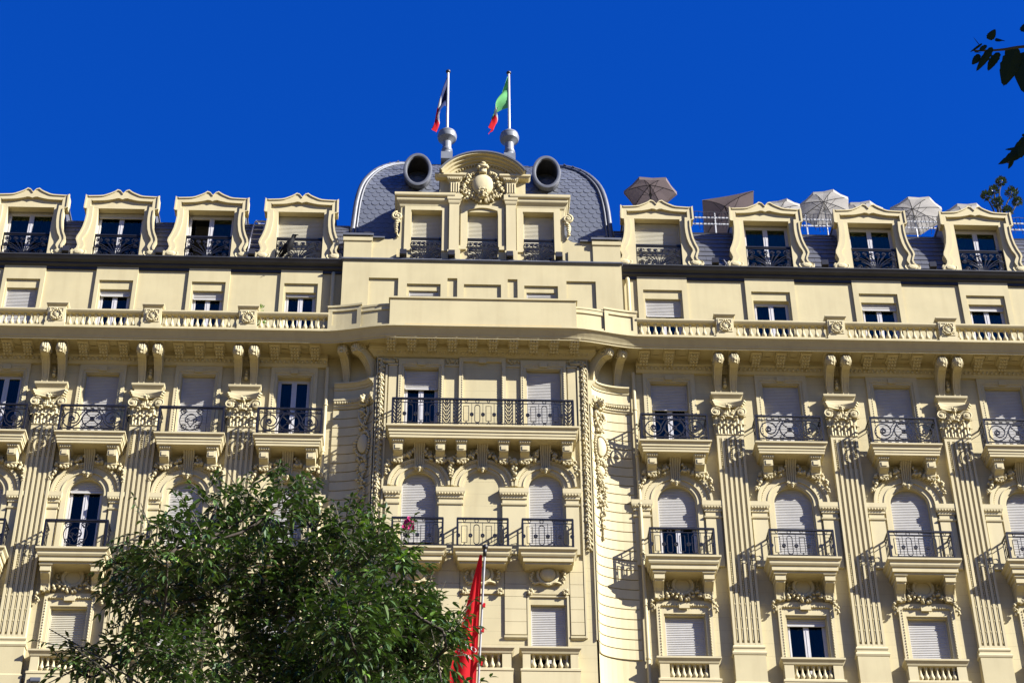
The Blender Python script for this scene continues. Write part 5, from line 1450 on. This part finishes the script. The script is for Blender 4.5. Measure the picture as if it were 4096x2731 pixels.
parasol(13.55, 3.0, 52.20, 1.02, 8, 'white_cloth', 'white parasol showing dark ribs, tallest over terrace railing', 10, -4)
parasol(17.06, 3.0, 51.90, 1.10, 8, 'white_cloth', 'white parasol beside the last terrace railing bay, ribs in view', 22, -4)
parasol(12.10, 4.4, 52.98, 1.0, 8, 'white_cloth', 'white parasol mostly hidden, only its top edge above the dormers', 5, 0, 'white parasols half hidden behind dormers')
parasol(15.30, 4.4, 52.98, 1.0, 8, 'white_cloth', 'white parasol mostly hidden, only its top edge above the dormers', 12, 0, 'white parasols half hidden behind dormers')
parasol(19.50, 4.4, 52.98, 1.0, 8, 'white_cloth', 'white parasol mostly hidden, only its top edge above the dormers', 18, 0, 'white parasols half hidden behind dormers')
tr_ = thing('terrace_railing', 'white roof terrace railing hung with a curtain of string lights', 'railing', (0, 2.5, TZ))
mb = MB()
for z in (1.52, 1.84): mb.box(7.2, 21.6, -.02, .02, z - .025, z + .025)
mb.build('rail', 'pole_white', tr_)
for i in range(9):
    mb = MB(); x = 7.3 + i * 1.78; mb.box(x - .025, x + .025, -.025, .025, 0, 2.1); mb.build('post', 'pole_white', tr_)
mb = MB(); rg = random.Random(12)
mb.tube([(7.2 + .3 * i, -.04, 2.12 - .05 * (i % 2)) for i in range(49)], .012, 4)
for i in range(96):
    x = 7.25 + i * .15; z = 2.1; pts = []; ln = rg.uniform(.45, 1.0)
    for k in range(6): pts.append((x + rg.uniform(-.025, .025), -.04 + rg.uniform(-.015, .015), z - ln * k / 5))
    mb.tube(pts, .009, 3)
    for k in range(1, 6): mb.blob((pts[k][0] + .015, pts[k][1], pts[k][2]), (.014, .014, .022), 0)
mb.build('string_lights', 'dark_rib', tr_)
def leaf_ball(mb, c, r, n, size, rg):
    for i in range(n):
        d = Vector((rg.gauss(0, 1), rg.gauss(0, 1), rg.gauss(0, 1))).normalized(); p = Vector(c) + d * r * rg.uniform(.3, 1); q = p + (d + Vector((0, 0, .6))).normalized() * size
        sd_ = d.cross(Vector((rg.random(), rg.random(), rg.random()))).normalized() * size * .22
        mb.add([tuple(p), tuple((p + q) / 2 + sd_), tuple(q), tuple((p + q) / 2 - sd_)], [(0, 1, 2, 3)])
sb = thing('terrace_shrub', 'spindly shrub with tufted stems on roof terrace beside last dormer', 'shrub', (20.3, 2.6, TZ))
mb = MB(); mb.lathe([(.22, 0), (.30, .5), (.33, .52), (.33, .58), (.27, .58), (.26, .5)], 0, 0, 14); mb.build('pot', 'terracotta', sb, smooth=True, auto=40)
TF = [(.36, 0, 4.10, .17), (.02, .05, 3.68, .17), (-.34, 0, 3.34, .17), (.72, .05, 3.58, .22), (.85, 0, 3.06, .16), (.02, -.05, 2.95, .20), (.4, .1, 2.6, .2)]
mb = MB(); base = Vector((0, 0, .5))
for (x, y, z, r_) in TF: mb.tube(smoothpath([(0, 0, .5), (x * .15, y, 1.8), (x * .5, y, z - .75), (x * .85, y, z - .25), (x, y, z)], 4), .045, 5, r1=.02)
mb.build('stem', 'twig', sb)
mb = MB(); rg = random.Random(3)
for (x, y, z, r_) in TF: leaf_ball(mb, (x, y, z), r_ * .95, 200, .13, rg)
mb.build('foliage', 'leaf_pot', sb)

# ------------------------------------------------------------------ floodlights, ladder, birds, plants
def flood_mesh():
    mb = MB(); mb.loft([[(-.11, -.10, .06), (.11, -.10, .06), (.11, .04, .06), (-.11, .04, .06)], [(-.12, -.14, .10), (.12, -.14, .10), (.12, .05, .10), (-.12, .05, .10)], [(-.12, -.08, .36), (.12, -.08, .36), (.12, .08, .36), (-.12, .08, .36)], [(-.10, -.05, .39), (.10, -.05, .39), (.10, .06, .39), (-.10, .06, .39)]])
    return mb.mesh('housing', 'black_plastic')
def flood_br():
    mb = MB(); mb.box(-.13, -.115, -.03, .03, 0, .24); mb.box(.115, .13, -.03, .03, 0, .24); mb.box(-.13, .13, -.05, .05, 0, .015); mb.tube([(.13, 0, .03), (.22, .02, .02), (.30, .08, .01)], .012, 4); return mb.mesh('bracket', 'black_plastic')
def flood(x, y, z, lab, grp, rz=0):
    t = thing('floodlight', lab, 'floodlight', (x, y, z), rz, grp); put('housing', cached('fl', flood_mesh), t); put('bracket', cached('flb', flood_br), t)
for x in (-14.94, -11.60): flood(x, -.26, 46.42, 'small black floodlight on dark gutter beside slates, no ladder near it', 'floodlights on the left gutter', R(4))
flood(-8.3, -.28, 46.42, 'small black floodlight on gutter at the foot of the ladder', 'floodlights on the left gutter', R(4))
for x, l_ in ((8.45, 'small black floodlight on gutter with a pigeon beside it'), (12.45, 'small black floodlight on gutter below the tallest white parasol'), (16.40, 'small black floodlight on gutter below the last railing bay')): flood(x, -.26, 46.42, l_, 'floodlights on the right gutter', R(-5))
for x in (-2.86, -1.12, .98, 2.76): flood(x, -.45, 46.40, 'small black floodlight on the zinc ledge below pavilion windows', 'floodlights on the pavilion ledge')
for x in (-2.4, 2.24): flood(x, -.05, 49.52, 'small black floodlight on pavilion cornice beneath an oval dormer', 'floodlights under the oval dormers')
for x in (-4.2, 4.34): flood(x, .02, 47.575, 'small black floodlight on zinc coping at a foot of dome', 'floodlights on the shoulder coping')
ld = thing('ladder', 'aluminium roof ladder hooked over slates between two dormers', 'ladder', (-8.26, -.3, 46.42))
def lp(t):   # along the roof
    s = t * (ML[-1]); y, z, ty, tz = mans(s); return y + .3 - .10 * tz - .05, z - 46.42 + .10 * ty + .03
for s in (-.20, .20):
    mb = MB(); mb.tube([(s + .12 * t / 10, *lp(t / 10)) for t in range(11)], .032, 4); mb.build('rail', 'aluminium', ld)
for i in range(11):
    t = (i + .5) / 11; mb = MB(); y, z = lp(t); mb.tube([(-.20 + .12 * t, y, z), (.20 + .12 * t, y, z)], .02, 6); mb.build('rung', 'aluminium', ld)
mb = MB()
for s in (-.20, .20): mb.tube([(s + .12, *lp(1.0)), (s + .12, lp(1)[0] + .15, lp(1)[1] + .22), (s + .12, lp(1)[0] + .4, lp(1)[1] + .28), (s + .12, lp(1)[0] + .62, lp(1)[1] + .1)], .03, 5)
mb.build('hook', 'aluminium', ld)
def bird(name, lab, loc, s, mat, rz):
    t = thing(name, lab, 'bird', loc, rz)
    mb = MB()
    prof = [((0, .34, .18), .03), ((0, .22, .26), .07), ((0, .08, .42), .125), ((0, -.04, .58), .13), ((0, -.10, .72), .09), ((0, -.12, .82), .085), ((0, -.16, .88), .07), ((0, -.22, .86), .03), ((0, -.32, .83), .008)]
    rings = []
    for (p, r_) in prof: rings.append([(p[0] * s + s * r_ * math.cos(2 * PI * j / 10), (p[1] + r_ * .75 * math.sin(2 * PI * j / 10) * .6) * s, (p[2] + r_ * .8 * math.sin(2 * PI * j / 10)) * s) for j in range(10)])
    mb.loft(rings); b = mb.build('body', mat, t, smooth=True)
    mb = MB()
    for k in (-1, 1): mb.add([tuple(Vector(v) * s) for v in ((k * .12, -.02, .66), (k * .16, .10, .50), (k * .11, .36, .18), (k * .05, .40, .12), (k * .10, .14, .36), (k * .13, .0, .45))], [(0, 1, 2, 3, 4, 5)])
    mb.build('wing', mat, t)
    mb = MB(); mb.loft([[(-.05 * s, .24 * s, .24 * s), (.05 * s, .24 * s, .24 * s), (.05 * s, .26 * s, .20 * s), (-.05 * s, .26 * s, .20 * s)], [(-.06 * s, .44 * s, .02 * s), (.06 * s, .44 * s, .02 * s), (.06 * s, .45 * s, .0), (-.06 * s, .45 * s, .0)]]); mb.build('tail', mat, t)
    mb = MB()
    for k in (-.05, .05):
        mb.tube([(k * s, .04 * s, .36 * s), (k * s, .02 * s, .16 * s), (k * s, .0, .02 * s)], .018 * s, 5)
        for a in (-.05, 0, .05): mb.tube([(k * s, 0, .015 * s), ((k + a) * s, -.09 * s, .012 * s)], .010 * s, 4)
    mb.build('leg', mat, t)
bird('bird_decoy', 'large black bird decoy standing before the closed shutter of a dormer', (-6.95, -.36, 46.43), 1.08, 'decoy_black', R(62))  # crow-shaped decoy figure, reuses the bird mesh
bird('pigeon', 'small dark pigeon on gutter beside a floodlight', (8.80, -.28, 46.42), .34, 'pigeon', R(-70))
pt = thing('potted_plant', 'small green plant poking above the stone balustrade rail', 'plant', (-7.75, -.62, 42.5))
mb = MB(); mb.lathe([(.12, 0), (.16, .30), (.17, .32), (.13, .32)], 0, 0, 12); mb.build('pot', 'terracotta', pt)
mb = MB(); rg = random.Random(6); leaf_ball(mb, (0, 0, .85), .2, 60, .14, rg); mb.tube([(0, 0, .3), (0, 0, .9)], .015, 4); leaf_ball(mb, (.02, 0, 1.35), .12, 30, .12, rg); mb.build('foliage', 'leaf_bright', pt)
pk = thing('pink_flower', 'magenta flower bunch on the iron balcony rail above the tree', 'flower', (-2.40, -1.28, 34.62))
mb = MB(); rg = random.Random(2)
for i in range(26):
    a = rg.random() * 2 * PI; c = Vector((rg.uniform(-.12, .14), rg.uniform(-.10, .05), rg.uniform(-.05, .32))); r_ = rg.uniform(.06, .11)
    n_ = Vector((rg.gauss(0, 1), -1.2, rg.gauss(0, .6))).normalized(); u_ = n_.cross(Vector((0, 0, 1))).normalized(); v_ = u_.cross(n_)
    mb.add([tuple(c)] + [tuple(c + (u_ * math.cos(2 * PI * k / 7 + a) + v_ * math.sin(2 * PI * k / 7 + a)) * r_ * (1 if k % 2 else .8) - n_ * .02 * (k % 3)) for k in range(7)], [(0, k + 1, (k + 1) % 7 + 1) for k in range(7)])
mb.build('petals', 'magenta', pk)
mb = MB(); leaf_ball(mb, (0, 0, .0), .2, 24, .10, rg); mb.tube([(0, 0, -.62), (.0, 0, .2)], .012, 4); mb.build('stem', 'leaf', pk)
lf = thing('ledge_lamp', 'small grey lamp on the ledge beside a pilaster pedestal', 'lamp', (-13.65, -.38, 29.36))
mb = MB(); mb.box(-.16, .16, -.08, .08, .10, .24); mb.box(-.14, .14, -.09, -.07, .12, .22); mb.build('housing', 'zinc', lf); mb = MB(); mb.box(-.10, -.08, -.03, .03, 0, .12); mb.box(.08, .10, -.03, .03, 0, .12); mb.build('bracket', 'zinc', lf)

# ------------------------------------------------------------------ trees
class Leaves:
    def __init__(s): s.v = []; s.f = []
    def leaf(s, p, d, up, L, wd=.42, droop=.25, serr=False):
        """pointed leaf, folded along the midrib, drooping at the tip"""
        d = d.normalized(); sd_ = d.cross(up)
        if sd_.length < 1e-3: sd_ = d.cross(Vector((1, 0, 0)))
        sd_.normalize(); n_ = sd_.cross(d); W = L * wd * .5; o = len(s.v)
        dn = Vector((0, 0, -1))
        P = lambda t, u, h: tuple(p + d * (L * t) + sd_ * (W * u) + n_ * (W * h) + dn * (droop * L * t * t))
        s.v += [P(0, 0, 0), P(.28, .85, .30), P(.30, 0, 0), P(.28, -.85, .30), P(.60, .80, .28), P(.62, 0, 0), P(.60, -.80, .28), P(.86, .30, .10), P(.86, -.30, .10), P(1.05, 0, 0)]
        s.f += [tuple(i + o for i in f) for f in ((0, 2, 1), (0, 3, 2), (1, 2, 5, 4), (2, 3, 6, 5), (4, 5, 9, 7), (5, 6, 8, 9))]
    def build(s, name, mat, parent):
        me = bpy.data.meshes.new(name); me.from_pydata(s.v, [], s.f); me.materials.append(M[mat]); me.update(); return put(name, me, parent)
def twig(lv, tw, p, d, length, nl, L, rg, bend=.5, bright=None):
    pts = [p.copy()]; q = p.copy(); dd = d.normalized(); st = length / nl
    for i in range(nl):
        dd = (dd + Vector((rg.gauss(0, .10), rg.gauss(0, .10), -bend * .12 + rg.gauss(0, .06)))).normalized(); q = q + dd * st; pts.append(q.copy())
        sd_ = dd.cross(Vector((0, 0, 1)))
        if sd_.length < .05: sd_ = Vector((1, 0, 0))
        sd_.normalize(); k = 1 if i % 2 else -1
        ld_ = (dd * .55 + sd_ * k * .85 + Vector((rg.gauss(0, .25), rg.gauss(0, .25), rg.gauss(-.35, .3)))).normalized()
        ll = L * rg.uniform(.7, 1.15) * (1 - .35 * i / nl)
        lv.leaf(q, ld_, Vector((rg.gauss(0, .35), rg.gauss(0, .35), 1)).normalized(), ll, rg.uniform(.38, .5), rg.uniform(.05, .45))
    lv.leaf(q, dd + Vector((0, 0, -.3)), Vector((0, 0, 1)), L * .7)
    if tw is not None: tw.tube([tuple(a) for a in pts[::2] + ([pts[-1]] if len(pts) % 2 == 0 else [])], .006, 3, r1=.003)
def tree(name, lab, base, hub, clusters, sprigs, dens, L, seed, mat, barkr=.13):
    rg = random.Random(seed); t = thing(name, lab, 'tree', tuple(base))
    B = Vector(base); hubv = Vector(hub)
    mb = MB(); mb.tube(smoothpath([tuple(Vector((0, 0, -.2))), tuple((hubv - B) * .35 + Vector((.1, 0, 0))), tuple((hubv - B) * .75 + Vector((-.05, .05, 0))), tuple(hubv - B)], 6), barkr, 10, r1=barkr * .55); mb.build('trunk', 'bark', t, smooth=True)
    lm = MB(); lv = Leaves(); tw = MB(); br = Leaves()
    for ci, (x, y, z, r) in enumerate(clusters):
        c = Vector((x, y, z)) - B; h = hubv - B
        par = min([h] + [Vector(q[:3]) - B for q in clusters if q[2] < z - .12], key=lambda q: (q - c).length)
        m1 = par + (c - par) * .5 + Vector((rg.uniform(-.08, .08), rg.uniform(-.08, .08), -.05)); lm.tube(smoothpath([tuple(par), tuple(m1), tuple(c)], 5), .022 if r > .3 else .014, 5, r1=.008)
        n = max(6, int(dens * r * r))
        for i in range(n):
            d = Vector((rg.gauss(0, 1), rg.gauss(0, 1), rg.gauss(.1, .9))).normalized(); rr = r * rg.random() ** .45
            p = c + d * rr * .8
            out = (d + (c - h).normalized() * .5 + Vector((rg.gauss(0, .4), rg.gauss(0, .4), .15 + rg.gauss(0, .4)))).normalized()
            tgt = br if rg.random() < .018 else lv
            twig(tgt, tw if rg.random() < .5 else None, p, out, rg.uniform(.12, .22), rg.randint(4, 6), L, rg)
    for a, b in sprigs:
        a, b = Vector(a) - B, Vector(b) - B; d = b - a
        tw.tube([tuple(a - d * 1.2 + Vector((0, 0, -.05))), tuple(a), tuple(b)], .009, 4, r1=.004)
        for k in range(2): twig(lv, tw, a + Vector((rg.gauss(0, .03), rg.gauss(0, .05), rg.gauss(0, .03))), d, d.length * rg.uniform(.85, 1.1), max(6, int(d.length / .032)), L * .8, rg, bend=.15)
    lm.build('limb', 'bark', t, smooth=True); cr = lv.build('crown', mat, t)
    if br.v: br.build('young_leaves', 'leaf_bright', cr)
    tw.build('twig', 'twig', cr)
    return t, len(lv.v) // 10
t, nl = tree('street_tree', 'leafy dark green tree with drooping pointed leaves before the facade', (-2.5, -42.0, 0), (-2.45, -42.0, 7.2), CROWN, SPRIGS, 1120, .098, 5, 'leaf')
print('leaves', nl)
# a second tree stands just right of the frame; only two of its twigs reach into view
CR2 = [(2.6, -49.85, 8.35, .45), (2.35, -49.65, 8.8, .4), (2.25, -49.62, 8.15, .3), (3.3, -49.2, 8.6, .8), (3.0, -50.0, 9.3, .75), (2.7, -49.7, 8.9, .45), (4.2, -49.5, 8.4, .7), (3.4, -48.6, 9.2, .6), (2.45, -49.55, 8.55, .3), (4.0, -50.2, 9.4, .7), (2.9, -49.6, 7.9, .4)]  # unseen crown clusters, added towards the sun to shade the twigs
t2, nl = tree('near_tree', 'near tree reaching dark leafy twigs into the sky', (4.4, -49.2, 0), (3.6, -49.2, 6.6), CR2, [], 700, .10, 9, 'leaf_shade')
B2 = Vector((4.4, -49.2, 0)); rg = random.Random(21); lv = Leaves(); tw = MB()
def big_leaf(bx, bz, tx, tz, wd, bend=.0):
    """serrated ovate leaf from base to tip, slightly folded, its own tilt in depth"""
    y0 = -49 + rg.uniform(-.05, .05); b = Vector((bx, y0, bz)) - B2; t = Vector((tx, y0 + rg.uniform(-.05, .05), tz)) - B2
    d = t - b; L = d.length; d.normalize(); sd_ = Vector((-d.z, 0, d.x)); n_ = sd_.cross(d); o = len(lv.v); N = 11
    mid = []; 
    for i in range(N + 1):
        u = i / N; c = b + d * (L * u) + sd_ * (bend * L * math.sin(PI * u)); hw = wd * .5 * (math.sin(PI * u ** .72) ** .8 if 0 < u < 1 else 0) + .001
        sr = 1.0 + (.09 if i % 2 else -.05); lv.v += [tuple(c), tuple(c + sd_ * hw * sr + n_ * hw * .25 - d * (.04 * L if i % 2 else 0)), tuple(c - sd_ * hw * sr + n_ * hw * .25 - d * (.04 * L if i % 2 else 0))]
    for i in range(N): p = o + 3 * i; lv.f += [(p, p + 1, p + 4, p + 3), (p, p + 3, p + 5, p + 2)]
BL = [(1.063, 7.858, 0.999, 7.754, 0.024), (1.018, 7.841, 0.935, 7.718, 0.022), (0.965, 7.827, 0.924, 7.76, 0.02), (0.986, 7.832, 0.944, 7.776, 0.014), (0.971, 7.847, 0.921, 7.822, 0.008), (0.968, 7.847, 0.927, 7.854, 0.006), (0.976, 7.859, 0.981, 7.909, 0.022), (1.003, 7.868, 1.036, 7.918, 0.024), (1.066, 7.87, 1.058, 7.935, 0.031), (1.12, 7.828, 1.038, 7.626, 0.053), (1.161, 7.912, 1.093, 7.851, 0.037), (1.177, 7.834, 1.117, 7.57, 0.069), (1.169, 7.92, 1.209, 8.026, 0.035), (1.077, 7.315, 0.946, 7.18, 0.035), (1.061, 7.318, 1.022, 7.345, 0.018), (1.024, 7.24, 0.998, 7.185, 0.011), (1.046, 7.246, 1.026, 7.184, 0.017), (1.052, 7.291, 1.014, 7.238, 0.011), (1.091, 7.347, 1.066, 7.32, 0.016), (1.084, 7.277, 1.064, 7.251, 0.016)]
for i_, (bx, bz, tx, tz, wd) in enumerate(BL): big_leaf(bx, bz, tx, tz, wd * 1.5, .12 if i_ == 13 else rg.uniform(-.05, .05))
tw.tube([tuple(Vector(p) - B2) for p in smoothpath([(2.7, -49.3, 7.7), (1.9, -49.1, 7.86), (1.4, -49.0, 7.90), (1.171, -49, 7.878), (1.08, -49, 7.858), (1.022, -49, 7.85), (.971, -49, 7.847), (.943, -49, 7.846)], 4)], .010, 5, r1=.003)
tw.tube([tuple(Vector(p) - B2) for p in smoothpath([(2.6, -49.3, 7.1), (1.8, -49.1, 7.30), (1.25, -49.0, 7.33), (1.077, -49.0, 7.312)], 4)], .009, 5, r1=.004)
tw.tube([tuple(Vector(p) - B2) for p in ((1.12, -49, 7.31), (1.052, -49, 7.276), (1.018, -49, 7.236), (.989, -49, 7.188))], .004, 4)
crown2 = [c for c in t2.children if c.name.startswith('crown')][0]
lv.build('bough_leaves', 'leaf_shade', crown2); tw.build('bough', 'twig', crown2)
